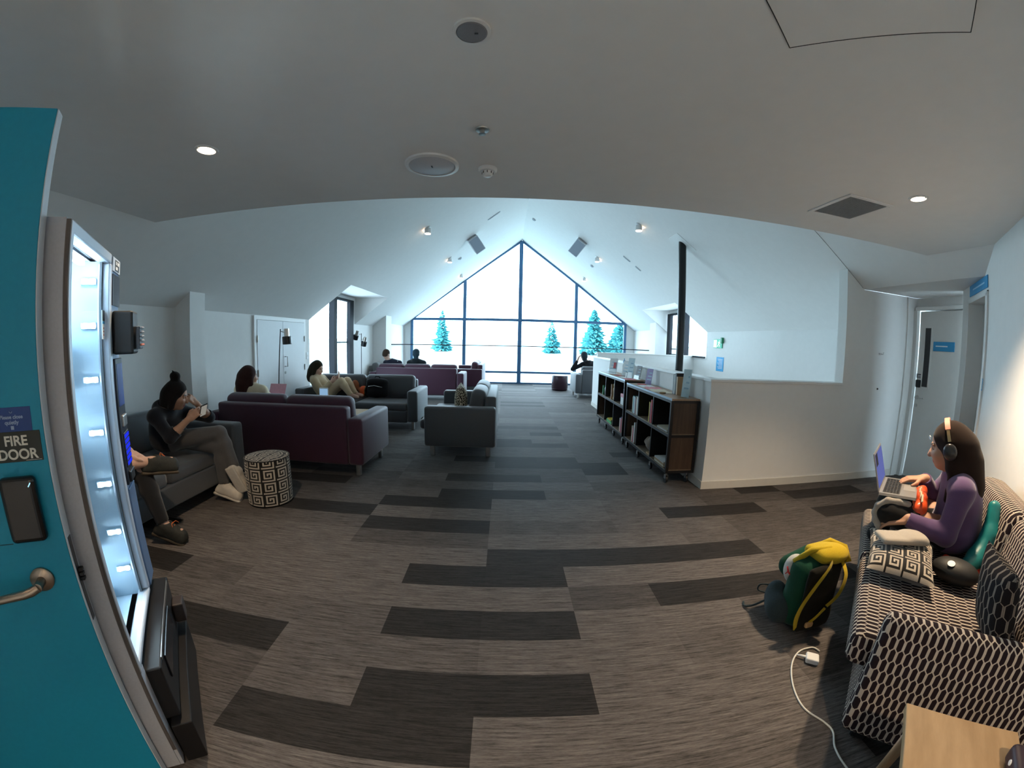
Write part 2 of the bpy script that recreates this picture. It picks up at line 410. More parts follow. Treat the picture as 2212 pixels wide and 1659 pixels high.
for a, b in ((4.30, 4.36), (5.02, 5.06)): mb.add([dw(a, 0), dw(b, 0), dw(b, 2.06), dw(a, 2.06), dw(a, 0, D0 + .016), dw(b, 0, D0 + .016), dw(b, 2.06, D0 + .016), dw(a, 2.06, D0 + .016)], [(4, 5, 6, 7), (0, 4, 7, 3), (1, 5, 6, 2), (3, 2, 6, 7)])
mb.add([dw(4.30, 2.03), dw(5.06, 2.03), dw(5.06, 2.07), dw(4.30, 2.07), dw(4.3, 2.03, D0 + .016), dw(5.06, 2.03, D0 + .016), dw(5.06, 2.07, D0 + .016), dw(4.3, 2.07, D0 + .016)], [(4, 5, 6, 7), (0, 1, 5, 4), (3, 2, 6, 7)])
S('trim_4', mb, m_cap)
m_door = mat('door_paint', (.70, .69, .66), .55, 0, .35, .03, 15)
mb = MB(); mb.quad(dw(4.36, 0, -1.22), dw(5.02, 0, -1.22), dw(5.02, 2.03, -1.22), dw(4.36, 2.03, -1.22)); S('door_4', mb, m_door)
# lobby door with a narrow vision panel, set in a frame at right angles to the stair wall
mb = MB(); mb.quad((5.0, YW, 2.05), (5.0, 2.4, 2.05), (5.0, 2.4, 2.2034), (5.0, YW, 2.2034)); mb.quad((5.0, 2.64, 0), (5.0, 2.4, 0), (5.0, 2.4, 2.05), (5.0, 2.64, 2.05)); mb.quad((5.09, 2.2, -.02), (5.09, 3.8, -.02), (5.09, 3.8, 2.3), (5.09, 2.2, 2.3)); S('wall_lobby_and_backing', mb, m_wall)  # last quad: unseen backing added to stop light leaking round the door
mb = MB(); mb.span((4.80, YW - .02, 0), (4.88, YW, 2.2), .003); mb.span((4.94, YW - .05, 0), (5.0, YW, 2.05), .003); mb.span((4.94, 2.6, 2.05), (5.0, YW - .02, 2.09), .003); S('trim_5', mb, m_cap)
mb = MB(); mb.span((5.0, 2.66, .008), (5.045, 3.53, 2.04), .003); d2 = S('door_2', mb, m_door)
mb = MB(); mb.span((4.996, 3.365, 1.135), (5.0, 3.445, 1.84), .001); mb.obj('vision_panel', mat('dark_glass', (.006, .006, .007), .15, 0, .5), d2)
mb = MB(); mb.span((4.994, 3.345, 1.115), (5.0, 3.365, 1.86)); mb.span((4.994, 3.445, 1.115), (5.0, 3.465, 1.86)); mb.span((4.994, 3.365, 1.84), (5.0, 3.445, 1.86)); mb.span((4.994, 3.365, 1.115), (5.0, 3.445, 1.135)); mb.obj('vision_frame', m_door, d2)
mb = MB(); mb.lathe([(.026, 0), (.026, .008), (.012, .012), (.012, .04)], 16, mtx=Matrix.Translation((5.0, 3.495, 1.0)) @ Matrix.Rotation(-PI / 2, 4, 'Y')); mb.tube([(4.955, 3.495, 1.0), (4.95, 3.45, 1.0), (4.95, 3.38, .998)], .009, 8); mb.obj('door_handle', m_chrome, d2, True, 40)
mb = MB(); mb.lathe([(.022, 0), (.022, .006), (.014, .008), (.014, .012)], 16, mtx=Matrix.Translation((5.0, 3.497, .9)) @ Matrix.Rotation(-PI / 2, 4, 'Y')); mb.obj('lock_cylinder', m_chrome, d2, True, 40)
mb = MB(); mb.span((4.975, 3.455, 1.12), (5.0, 3.525, 1.215), .012); mb.obj('card_reader', m_black, d2)
mb = MB(); mb.span((4.996, 3.45, 1.235), (5.0, 3.53, 1.285), .001); o = mb.obj('reader_label', m_black, d2)
mb = MB(); [mb.span((4.9945, 3.46, 1.245 + .011 * i), (4.996, 3.52 - .012 * (i % 2), 1.250 + .011 * i)) for i in range(3)]; mb.obj('print_lines', m_whitep, o)
mb = MB(); mb.span((4.993, 3.04, 1.57), (5.0, 3.325, 1.68), .003); o = mb.obj('door_sign', m_blue, d2)
mb = MB(); mb.span((4.9915, 3.13, 1.622), (4.993, 3.29, 1.634)); mb.obj('print_line', m_whitep, o)
# entry walls around and behind the camera
nV, uV = np.array([.764, .645]), np.array([-.645, .764])
def nv(t_, n_, z=0.): p = n_ * nV + t_ * uV; return (p[0], p[1], z)
mb = MB(); a, b = nv(-1.4, -1.24), nv(1.62, -1.24)
mb.quad((a[0], a[1], 0), (b[0], b[1], 0), (b[0], b[1], ZC), (a[0], a[1], ZC)); mb.quad((b[0], b[1], 0), (XL, b[1], 0), (XL, b[1], ZC), (b[0], b[1], ZC)); S('wall_entry', mb, m_wall)
mb = MB(); mb.quad((-4, -1.79, 0), (5.5, -1.79, 0), (5.5, -1.79, ZC + .1), (-4, -1.79, ZC + .1)); S('wall_back', mb, m_wall)

# gable window
mb = MB(); y0, y1 = YF - .06, YF + .02
def bar(a, b, w, mb=mb, y0=y0, y1=y1):           # bar in the plane y=const from a to b (x,z)
    a = Vector((a[0], 0, a[1])); b = Vector((b[0], 0, b[1])); d = (b - a).normalized(); nn = Vector((-d.z, 0, d.x)) * w / 2
    mb.prism([(*(q.x, y0, q.z),) for q in (a + nn, b + nn, b - nn, a - nn)], (0, y1 - y0, 0))
mx = (-1.416, .442, 2.331)
m_dark0 = m_dark; m_dark = mat('flare_blue_mullion', (.055, .15, .29), .45, .1, .5, .1, 60)  # blue cast of the window flare put into the gable frame colour
w1 = bpy.data.objects.new('window_1', None); COL.objects.link(w1); w1['kind'] = 'structure'
fr_ = MB()
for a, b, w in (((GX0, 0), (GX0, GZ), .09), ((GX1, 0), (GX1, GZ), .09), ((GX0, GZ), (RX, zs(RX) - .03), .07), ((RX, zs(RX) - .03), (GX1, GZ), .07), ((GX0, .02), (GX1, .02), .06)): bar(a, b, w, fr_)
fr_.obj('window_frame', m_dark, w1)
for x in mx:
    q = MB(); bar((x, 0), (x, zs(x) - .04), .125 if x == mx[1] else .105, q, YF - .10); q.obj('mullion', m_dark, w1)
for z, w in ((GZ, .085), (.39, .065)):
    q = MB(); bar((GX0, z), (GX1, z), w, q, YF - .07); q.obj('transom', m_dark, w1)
q = MB(); q.poly([(GX0, YF - .01, .39), (GX1, YF - .01, .39), (GX1, YF - .01, GZ), (RX, YF - .01, RZ - .03), (GX0, YF - .01, GZ)]); q.obj('window_pane', m_glass, w1)
q = MB(); q.quad((GX0, YF - .01, 0), (GX1, YF - .01, 0), (GX1, YF - .01, .39), (GX0, YF - .01, .39))
t = NT('frosted_spandrel'); d_ = t.n('ShaderNodeBsdfTranslucent'); f0 = t.noise(4, 1); t.l(t.mix(f0, (.8, .86, .9), (.84, .89, .93)), d_.inputs[0]); t.l(d_.outputs[0], t.out.inputs[0])
q.obj('spandrel_pane', t.m, w1)
# dormer windows
m_dark = m_dark0
def side_window(nm, x, y0, y1, z0, z1, mull, s_, wide):
    w = bpy.data.objects.new(nm, None); COL.objects.link(w); w['kind'] = 'structure'
    q = MB(); q.span((min(x, x + s_ * .08), y0, z1 - .05), (max(x, x + s_ * .08), y1, z1)); q.span((min(x, x + s_ * .08), y1 - wide, z0), (max(x, x + s_ * .08), y1, z1 - .05)); q.span((min(x, x + s_ * .05), y0, z0), (max(x, x + s_ * .05), y1 - wide, z0 + .04)); q.obj('window_frame', m_dark, w)
    q = MB(); q.span((min(x, x + s_ * .12), mull - .07, z0), (max(x, x + s_ * .12), mull + .07, z1 - .05)); q.obj('mullion', m_dark, w)
    q = MB(); q.span((x - .01, mull + .07, 1.36), (x + .01, y1 - wide, 1.385)); q.obj('glazing_bar', m_dark, w)
    q = MB(); q.quad((x - s_ * .01, y0, z0), (x - s_ * .01, y1, z0), (x - s_ * .01, y1, z1), (x - s_ * .01, y0, z1)); q.obj('window_pane', m_glass, w)
side_window('window_2', XL, DL[0] + .02, 8.88, .0, 2.335, 7.79, 1, .22)
side_window('window_3', XR, DR[0] + .02, 10.55, 1.2, 2.335, 9.38, -1, .2)
# safety rail around the glazed end
mb = MB(); zr_ = 1.275; mb.tube([(-3.47, 10.96, zr_ + .02), (-3.47, 13.05, zr_), (4.39, 13.05, zr_), (4.39, 11.12, zr_ + .02)], .014, 8)
o = thing('safety_rail', 'thin dark horizontal safety rail across the big gable window', 'rail'); mb.obj('rail', m_dark, o, True)
for x in (-2.9, -.5, 1.4, 3.7):
    q = MB(); q.tube([(x, 13.05, zr_), (x, 13.21, zr_)], .01, 6); q.obj('bracket', m_dark, o)

# cupboard doors in the left wall
d3 = bpy.data.objects.new('door_3', None); COL.objects.link(d3); d3['kind'] = 'structure'
m_cup = mat('cupboard_paint', (.76, .77, .78), .5, 0, .35, .02, 12)
q = MB(); x = XL
q.span((x, 5.13, 0), (x + .03, 5.19, 1.79)); q.span((x, 6.62, 0), (x + .03, 6.67, 1.79)); q.span((x, 5.19, 1.735), (x + .03, 6.62, 1.79)); q.obj('door_frame', m_cap, d3)
for y0, y1, hy in ((5.195, 5.898, 5.83), (5.906, 6.615, 5.96)):
    q = MB(); q.span((x, y0, .01), (x + .035, y1, 1.73), .003); lf = q.obj('door_leaf', m_cup, d3)
    for z in (1.45, .95, .35):
        q = MB(); yy = y0 if hy > y0 + .3 else y1; q.tube([(x + .042, yy, z - .05), (x + .042, yy, z + .05)], .008, 6); q.obj('hinge', m_chrome, lf)
    if hy > 5.9:
        q = MB(); q.tube([(x + .035, hy, 1.16), (x + .08, hy, 1.16), (x + .08, hy, 1.0), (x + .035, hy, 1.0)], .008, 8); q.obj('pull_handle', m_chrome, lf, True)
        q = MB(); q.lathe([(.022, 0), (.022, .01)], 14, mtx=Matrix.Translation((x + .035, hy, .90)) @ Matrix.Rotation(PI / 2, 4, 'Y')); q.obj('lock_cylinder', m_chrome, lf)
q = MB(); q.span((XL, 6.74, 1.08), (XL + .01, 6.82, 1.2), .003); o = q.obj('light_switch', m_whitep); tag(o, 'white light switch plate on the wall beside the cupboard doors', 'switch')
q = MB(); q.span((XL + .01, 6.765, 1.12), (XL + .014, 6.795, 1.16)); q.obj('rocker', m_cap, o)
# ================================================================== outside
mb = MB(); gy = [13.6, 22, 60, 150, 400]; gz = [-3., -2.4, -.25, .5, 2.]
for i in range(4): mb.quad((-300, gy[i], gz[i]), (300, gy[i], gz[i]), (300, gy[i + 1], gz[i + 1]), (-300, gy[i + 1], gz[i + 1]))
t = NT('pale_field'); f = t.noise(1., 4, t.mapped((.02, .16, 1)), .6); t.bsdf(t.mix(t.math('MULTIPLY', t.math('SUBTRACT', f, .42), 4, clamp=True), (.42, .47, .46), (.20, .33, .33)), .9, 0, .1)
S('ground', mb, t.m)
m_leaf = mat('conifer_needles', (.075, .31, .33), .85, 0, .1, .5, 3); m_bark = mat('bark', (.06, .05, .045), .9, 0, .1, .3, 6)
def conifer(x, y, z0, h, w, dens, seed, label, taper=1.):
    R = random.Random(seed); o = thing('conifer_tree', label, 'tree', (x, y, z0), group='conifers beyond the gable window')
    q = MB(); q.tube([(0, 0, 0), (0, 0, h * .55), (0, 0, h * .97)], [h * .022, h * .013, .02], 7); q.obj('trunk', m_bark, o)
    q = MB(); n = int(26 * dens)
    for i in range(n):
        a = (i + .5) / n; z = h * (.08 + .9 * a); L = w * (1 - a) ** taper * R.uniform(.65, 1.1) + .30
        for k in range(int(7 * dens) + 3):
            an = R.uniform(0, 2 * PI); l = L * R.uniform(.6, 1.05); dz = -l * R.uniform(.1, .42); wd = l * R.uniform(.16, .26) + .04
            d = Vector((math.cos(an), math.sin(an), 0)); s_ = Vector((-d.y, d.x, 0)) * wd
            p0 = Vector((0, 0, z)); p1 = p0 + d * l * .55 + Vector((0, 0, dz * .3)); p2 = p0 + d * l + Vector((0, 0, dz))
            q.add([p0, p1 + s_, p2, p1 - s_, p1 + Vector((0, 0, -wd * 1.3))], [(0, 1, 2), (0, 2, 3), (0, 1, 4), (4, 1, 2)])
    q.add([(0, 0, h), (.3, 0, h * .88), (-.15, .25, h * .88), (-.15, -.25, h * .88)], [(0, 1, 2), (0, 2, 3), (0, 3, 1)])
    q.obj('foliage', m_leaf, o); return o
K = 60 / 45
def up(z): return EYE + (z - EYE) * K
conifer(-7.4 * K, 60, up(.15), (4.95 - .15) * K, 1.5 * K, 1.15, 3, 'thin airy conifer seen through the left part of the gable window')
conifer(5.18 * K, 60, up(-.15), 4.0 * K, 1.5 * K, 1.0, 5, 'sparse conifer with bare lower branches just right of the window centre')
conifer(10.1 * K, 60, up(.2), 5.3 * K, 1.9 * K, 1.9, 8, 'tall dense dark conifer in the right part of the gable window', .75)
conifer(13.4 * K, 61, up(.4), 3.7 * K, 1.8 * K, 1.9, 9, 'dense conifer cut by the right edge of the gable window', .7)
m_shrub = mat('shrub_leaves', (.10, .36, .36), .9, 0, .1, .4, 3)
for i, (x, z, r, lb) in enumerate(((-.69, -.55, .35, 'small teal shrub standing near the window centre line'), (1.0, -.7, .38, 'low rounded shrub right of the small teal shrub'), (3.6, -.5, .42, 'low shrub at the foot of the sparse conifer'))):
    q = MB(); R = random.Random(i)
    for k in range(90):
        a = R.uniform(0, 2 * PI); e = R.uniform(.0, 1.3); p = Vector((math.cos(a) * math.cos(e), math.sin(a) * math.cos(e), math.sin(e) * 1.2)) * r * K * R.uniform(.5, 1.2)
        d = Vector((R.uniform(-1, 1), R.uniform(-1, 1), R.uniform(-1, 1))) * .2; e2 = Vector((R.uniform(-1, 1), R.uniform(-1, 1), R.uniform(-1, 1))) * .2
        q.add([p, p + d, p + d + e2, p + e2], [(0, 1, 2, 3)])
    tag(q.obj('shrub', m_shrub), lb, 'shrub', 'shrubs on the field'); bpy.data.objects[-1] if False else None
    o = [k for k in COL.objects if k.name.startswith('shrub')][-1]; o.location = (x * K, 60, up(z) + .02)
SPOTS = [(-1, 1.90, 6.94), (-1, 1.885, 9.63), (-1, 1.88, 12.11), (1, 1.785, 6.585), (1, 1.735, 9.58), (1, 1.89, 12.0)]
# ================================================================== sofas
m_grey = fabric('charcoal_upholstery', (.056, .059, .067), sheen=.4, rough=.55, spec=.4); m_plum = fabric('plum_upholstery', (.052, .013, .030), sheen=.3, rough=.55, spec=.3)
def sofa(label, cat, fab, loc, rotz, W, n, D=.88, aw=.17, ah=.63, bh=.745, ch=.835, seat=.43, leg=.13, group=None, prot=.0, name='sofa', legm=None, uv=None, bt=.14, nseat=None, cr=.055):
    o = thing(name, label, cat, loc, rotz, group); hw, hd = W / 2, D / 2; iw = W - 2 * aw; uvs = ('arm', 'seat') if uv else (None, None)
    for sx in (-1, 1):
        MB().box((sx * (hw - aw / 2), 0, (ah + leg) / 2), (aw, D, ah - leg), .035, 3).obj('arm', fab, o, True, 50, uvs[0])
    MB().box((0, -hd + bt / 2, (bh + leg) / 2), (iw, bt, bh - leg), .03, 3).obj('back_frame', fab, o, True, 50, uvs[1])
    MB().box((0, .02, (.30 + leg) / 2), (iw, D - .05, .30 - leg + .02), .02, 2).obj('base', fab, o, True, 50, uvs[1])
    ns = nseat or n; sw = iw / ns; cd = D - bt - .005 + prot
    for i in range(ns):
        MB().box((-iw / 2 + sw * (i + .5), -hd + bt + cd / 2, (seat + .305) / 2), (sw - .006, cd, seat - .305), cr * .8, 4).obj('seat_cushion', fab, o, True, 60, uvs[1])
    sw = iw / n
    for i in range(n):
        m = Matrix.Translation((-iw / 2 + sw * (i + .5), -hd + bt + .10, (ch + seat) / 2 - .005)) @ Matrix.Rotation(math.radians(9), 4, 'X')
        q = MB().box((0, 0, 0), (sw - .008, .19, ch - seat), cr * 1.35, 4)
        for k, v in enumerate(q.v): q.v[k] = tuple(m @ Vector((v[0], v[1] * (1 + .16 * (1 - (2 * v[0] / sw) ** 2) * (1 - (2 * v[2] / (ch - seat)) ** 2)), v[2])))
        q.obj('back_cushion', fab, o, True, 60, uvs[1])
    for sx in (-1, 1):
        for sy in (-1, 1):
            MB().box((sx * (hw - .09), sy * (hd - .09), leg / 2 + .004), (.045, .06, leg + .008), .006, 1).obj('leg', legm or m_chrome, o)
    return o
sofa('plum two-cushion sofa seen from behind, nearest plum sofa, a woman sitting at its end', 'sofa', m_plum, (-2.43, 4.26, 0), math.radians(-1.5), 1.97, 2)
sofa('charcoal two-cushion sofa facing the entrance with a black backpack on its seat', 'sofa', m_grey, (-2.44, 6.47, 0), PI, 2.12, 2)
sofa('charcoal sofa standing sideways in mid room with a leopard cushion on it', 'sofa', m_grey, (-.55, 5.53, 0), PI / 2, 1.72, 2, prot=.10)
sofa('charcoal sofa along the left wall with the woman in black sitting on it', 'sofa', m_grey, (-3.12, 2.44, 0), -PI / 2, 2.06, 2, D=.98, ch=.80)
sofa('long plum three-cushion sofa with its back to the entrance, two people on it', 'sofa', m_plum, (-2.13, 9.555, 0), 0, 2.30, 3, D=.80, bh=.77, ch=.86, ah=.66)
sofa('plum sofa standing sideways close to the gable window, behind the long plum sofa', 'sofa', m_plum, (-1.10, 11.95, 0), PI / 2, 1.90, 2, D=.88)
sofa('charcoal armchair by the stair wall end, back to the entrance, one person in it', 'armchair', m_grey, (2.33, 10.45, 0), 0, 1.04, 1, D=.9, name='armchair')
sofa('small pale grey easy chair in the far left corner beside the wall nib', 'armchair', fabric('mid_grey_upholstery', (.16, .16, .16)), (-3.385, 10.19, 0), -PI / 2, .46, 1, D=.44, aw=.07, ah=.6, name='easy_chair', bt=.08)
# chain-link fabric of the corner sofa
def chain(name, dark, light, pu, pv, lw):
    t = NT(name); uvn = t.n('ShaderNodeUVMap', uv_map='UVMap'); sp = t.n('ShaderNodeSeparateXYZ'); t.l(uvn.outputs[0], sp.inputs[0])
    u = t.math('PINGPONG', t.math('ADD', t.math('DIVIDE', sp.outputs[0], pu / 2), 400.), 1.)
    v = t.math('SINE', t.math('MULTIPLY', sp.outputs[1], 2 * PI / pv))
    sq = t.math('MULTIPLY', t.math('MINIMUM', t.math('MAXIMUM', t.math('MULTIPLY', v, 2.6), -1.), 1.), .36)
    d = t.math('ABSOLUTE', t.math('SUBTRACT', u, t.math('ADD', sq, .5)))
    sm = t.n('ShaderNodeMapRange'); sm.interpolation_type = 'SMOOTHSTEP'; t.l(d, sm.inputs[0]); sm.inputs[1].default_value = lw * .8; sm.inputs[2].default_value = lw * 1.2
    f = t.noise(300, 2); col = t.mix(sm.outputs[0], light, dark); col = t.mix(t.math('MULTIPLY', f, .35), col, tuple(x * .55 for x in dark))
    b = t.bsdf(col, .9, 0, .15); t.bump(b, sm.outputs[0], .15, .001); return t.m
m_chain = chain('chain_link_fabric', (.022, .014, .018), (.66, .58, .50), .0275, .098, .205)
P0 = US(2.34, -.655)
sofa('black and cream chain-pattern sofa against the angled wall on the right', 'sofa', m_chain, (P0[0], P0[1], 0), math.atan2(U2[1], U2[0]), 1.72, 2, D=.81, aw=.09, ah=.60, bh=.735, ch=.80, seat=.45, leg=.07, prot=.085, bt=.05, uv=True, legm=m_black, cr=.05)

# ------------------------------------------------------------------ Greek-key upholstery (each cell of the weave is a face)
KEY = ["111111111", "100000001", "101111101", "101000101", "101010101", "101110101", "100000101", "111111101", "000000001"]
KEY = ["000000000", "011111110", "010000010", "010111010", "010101010", "010001010", "011111010", "000000010", "111111110"]
def key(i, j): return KEY[8 - j % 9][i % 9] == '1'
m_kb = fabric('key_black', (.012, .011, .011)); m_kc = fabric('key_cream', (.46, .40, .33))
def keygrid(fn, nu, nv, flip=False):
    q = MB(); vs = [fn(i / nu, j / nv) for j in range(nv + 1) for i in range(nu + 1)]
    fs = []; mi = []
    for j in range(nv):
        for i in range(nu):
            fs.append((j * (nu + 1) + i, j * (nu + 1) + i + 1, (j + 1) * (nu + 1) + i + 1, (j + 1) * (nu + 1) + i)); mi.append(1 if key(i, j) else 0)
    return q.add(vs, fs, mi)
so = thing('stool', 'round cream and black Greek-key pattern stool beside the nearest plum sofa', 'stool', (-2.105, 3.07, 0))
R_ = .198
keygrid(lambda a, b: (R_ * (1 + .02 * math.sin(PI * b)) * math.cos(2 * PI * a), R_ * (1 + .02 * math.sin(PI * b)) * math.sin(2 * PI * a), .018 + .402 * b), 9 * 10, 9 * 3 + 5).obj('side', [m_kb, m_kc], so, True)
def disc(a, b):
    x, y = 2 * a - 1, 2 * b - 1; r = max(abs(x), abs(y)); l = math.hypot(x, y)
    if l > 1e-6: x, y = x * r / l, y * r / l
    return (R_ * x, R_ * y, .420 + .012 * (1 - r * r) ** .5)
keygrid(disc, 30, 30).obj('top', [m_kb, m_kc], so, True)
MB().lathe([(R_ - .015, 0), (R_ - .01, .018)], 32).obj('base', m_black, so)
MB().tube([(R_ * 1.003 * math.cos(2 * PI * k / 40), R_ * 1.003 * math.sin(2 * PI * k / 40), .42) for k in range(41)], .005, 6, 0, False).obj('piping', m_kb, so, True)
# Greek-key cushion lying on the corner sofa
po = thing('cushion', 'square cream and black Greek-key cushion lying on the chain-pattern sofa', 'cushion')
cA, cB, cC, cD = US(2.03, -.185, .457), US(1.99, -.49, .457), US(2.41, -.52, .485), US(2.50, -.19, .475)
def pil(a, b, sgn):
    p = (cA * (1 - a) + cB * a) * (1 - b) + (cD * (1 - a) + cC * a) * b
    e = (max(0, 1 - (2 * a - 1) ** 4) * max(0, 1 - (2 * b - 1) ** 4)) ** .45
    ctr = (cA + cB + cC + cD) / 4; k = 1 - .07 * (1 - abs(2 * a - 1) ** 2 * abs(2 * b - 1) ** 2); p = ctr + (p - ctr) * k
    return tuple(p + np.array([0, 0, .052 + (.05 * e if sgn > 0 else -.046 * e)]))
keygrid(lambda a, b: pil(a, b, 1), 34, 38).obj('cover', [m_kb, m_kc], po, True)
q = MB(); q.add([pil(i / 12, j / 12, -1) for j in range(13) for i in range(13)], [(j * 13 + i, j * 13 + i + 1, (j + 1) * 13 + i + 1, (j + 1) * 13 + i) for j in range(12) for i in range(12)]); q.obj('underside', m_kb, po, True)
# leopard cushion on the sideways sofa
t = NT('leopard_print'); vo = t.n('ShaderNodeTexVoronoi', feature='F1'); tc = t.n('ShaderNodeTexCoord'); mp = t.n('ShaderNodeMapping'); mp.inputs['Scale'].default_value = (15, 15, 24); t.l(tc.outputs['Object'], mp.inputs[0]); t.l(mp.outputs[0], vo.inputs['Vector'])
f = t.math('GREATER_THAN', t.math('ADD', vo.outputs['Distance'], t.math('MULTIPLY', t.noise(60, 2), .5)), .66)
t.bsdf(t.mix(f, (.80, .68, .50), (.03, .02, .012)), .9, 0, .1)
def cushion(name, label, m, loc, w, h, th, rot, mats=None):
    q = MB(); N = 14
    for sgn in (1, -1):
        q.add([((a - .5) * w * (1 - .10 * (1 - (2 * b - 1) ** 2) * (abs(2 * a - 1))), sgn * th / 2 * (max(0, 1 - (2 * a - 1) ** 2) * max(0, 1 - (2 * b - 1) ** 2)) ** .4, (b - .5) * h * (1 - .10 * (1 - (2 * a - 1) ** 2) * abs(2 * b - 1))) for b in [j / N for j in range(N + 1)] for a in [i / N for i in range(N + 1)]],
              [(j * (N + 1) + i, j * (N + 1) + i + 1, (j + 1) * (N + 1) + i + 1, (j + 1) * (N + 1) + i) for j in range(N) for i in range(N)])
    o = q.obj(name, m, None, True); o.location = Vector([float(v) for v in loc]); o.rotation_euler = rot; tag(o, label, 'cushion'); return o
cushion('cushion', 'leopard-print square cushion leaning on the sideways charcoal sofa', t.m, (-.57, 5.03, .66), .42, .43, .17, (0, math.radians(0), math.radians(97)))
_l = US(1.73, -.66, .64); cushion('cushion', 'dark patterned cushion at the near end of the chain-pattern sofa', chain('dark_chain_fabric', (.012, .01, .012), (.28, .24, .2), .04, .11, .12), _l, .30, .34, .12, (math.radians(-12), 0, math.atan2(U2[1], U2[0]) + .12))
_o = [k for k in COL.objects if k.name.startswith('cushion')][-1]; boxuv(_o.data, 'seat')

# ------------------------------------------------------------------ pouffe, tables, lamps
po = thing('pouffe', 'dark plum leather cylinder pouffe standing in front of the gable window', 'pouffe', (1.64, 11.75, 0))
m_lea = mat('plum_leather', (.045, .018, .03), .35, 0, .5, .2, 20)
MB().lathe([(.23, .012), (.245, .03), (.248, .42), (.235, .45), (.0, .455)], 32).obj('body', m_lea, po, True, 50); MB().lathe([(.22, 0), (.225, .012)], 32).obj('base', m_black, po)
for z in (.05, .425): MB().tube([(.249 * math.cos(2 * PI * k / 32), .249 * math.sin(2 * PI * k / 32), z) for k in range(33)], .004, 6, 0, False).obj('piping', m_lea, po, True)
m_oak = wood('light_oak', (.40, .27, .15), (.56, .40, .24), (3, 28, 28))
m_wal = wood('dark_walnut', (.045, .026, .017), (.085, .05, .032), (26, 26, 2.2))
ta = thing('coffee_table', 'low wooden coffee table between the nearest plum sofa and the charcoal sofa', 'table', (-2.3, 5.28, 0))
MB().box((0, 0, .405), (1.05, .5, .03), .006).obj('tabletop', m_oak, ta)
for sx in (-1, 1):
    for sy in (-1, 1): MB().tube([(sx * .44, sy * .19, .39), (sx * .48, sy * .215, 0)], [.018, .013], 8).obj('leg', m_blacksat, ta, True)
to = thing('side_table', 'square pale wood side table at the near arm of the chain-pattern sofa', 'table', US(1.085, -.56), math.atan2(U2[1], U2[0]))
MB().box((0, 0, .4365), (.40, .375, .027), .004).obj('tabletop', wood('worn_beech', (.36, .235, .125), (.50, .345, .20), (2, 9, 20), .45), to)
MB().box((0, 0, .402), (.36, .335, .042), .003).obj('apron', m_wal, to)
for sx in (-1, 1):
    for sy in (-1, 1): MB().tube([(sx * .155, sy * .14, .40), (sx * .19, sy * .17, 0)], [.02, .014], 10).obj('leg', wood('oak_leg', (.22, .13, .07), (.34, .22, .12), (20, 20, 2)), to, True)
m_lampb = mat('lamp_black_enamel', (.012, .012, .014), .3, 0, .5); m_brass = mat('brushed_nickel', (.62, .56, .50), .28, 1., .5, .06, 60)
def lamp_head(o, c, d, s=1.):
    d = Vector(d).normalized(); m = Matrix.Translation(Vector(c)) @ d.to_track_quat('Z', 'Y').to_matrix().to_4x4() @ Matrix.Scale(s, 4)
    MB().lathe([(.0, .0), (.036, .0), (.036, .115), (.0, .115)], 20, mtx=m).obj('lamp_neck', m_brass, o, True, 40)
    h = MB().lathe([(.0, -.105), (.058, -.105), (.066, -.10), (.066, .0), (.055, .008), (.0, .008)], 24, mtx=m).obj('lamp_shade', m_lampb, o, True, 40)
lo = thing('floor_lamp', 'single-head black and nickel floor lamp in front of the cupboard doors', 'lamp', (-3.27, 5.12, 0))
MB().lathe([(.12, 0), (.12, .012), (.02, .02)], 28).obj('base', m_lampb, lo, True, 40)
MB().tube([(0, 0, .02), (.05, 0, .8), (.095, 0, 1.535), (.097, 0, 1.585)], .0075, 8).obj('pole', m_lampb, lo, True)
MB().tube([(.096, 0, 1.555), (.155, 0, 1.54)], .006, 8).obj('arm', m_brass, lo, True); lamp_head(lo, (.20, 0, 1.475), (-.06, 0, 1.))
lo = thing('floor_lamp', 'two-headed black and nickel floor lamp by the left dormer window', 'lamp', (-3.42, 9.0, 0))
MB().lathe([(.12, 0), (.12, .012), (.02, .02)], 28).obj('base', m_lampb, lo, True, 40); MB().tube([(0, 0, .02), (0, 0, 1.58)], .008, 8).obj('pole', m_lampb, lo, True)
MB().tube([(0, 0, 1.56), (-.08, 0, 1.56)], .006, 8).obj('arm', m_brass, lo, True); MB().tube([(0, 0, 1.44), (.05, 0, 1.44)], .006, 8).obj('arm', m_brass, lo, True)
lamp_head(lo, (-.13, 0, 1.53), (.4, -.2, 1.)); lamp_head(lo, (.075, 0, 1.38), (.3, -.2, 1.))
# black flue rising from the stairwell through the roof
fo = thing('flue_pipe', 'black round stove flue rising from the stairwell to the sloping ceiling', 'flue', (2.81, 6.05, -2.69))
zt = zs(2.81) + 2.69
MB().tube([(0, 0, 0), (0, 0, zt + .04)], .062, 24, 0).obj('pipe', mat('matt_black_steel', (.012, .013, .015), .35, .3, .5), fo, True, 60)
q = MB(); mm = Matrix.Translation((0, 0, zt)) @ Matrix.Rotation(math.atan(SL), 4, 'Y'); q.box((0, 0, 0), (.42, .34, .012), .003); q.v = [tuple(mm @ Vector(v)) for v in q.v]; q.obj('ceiling_collar', m_cap, fo)

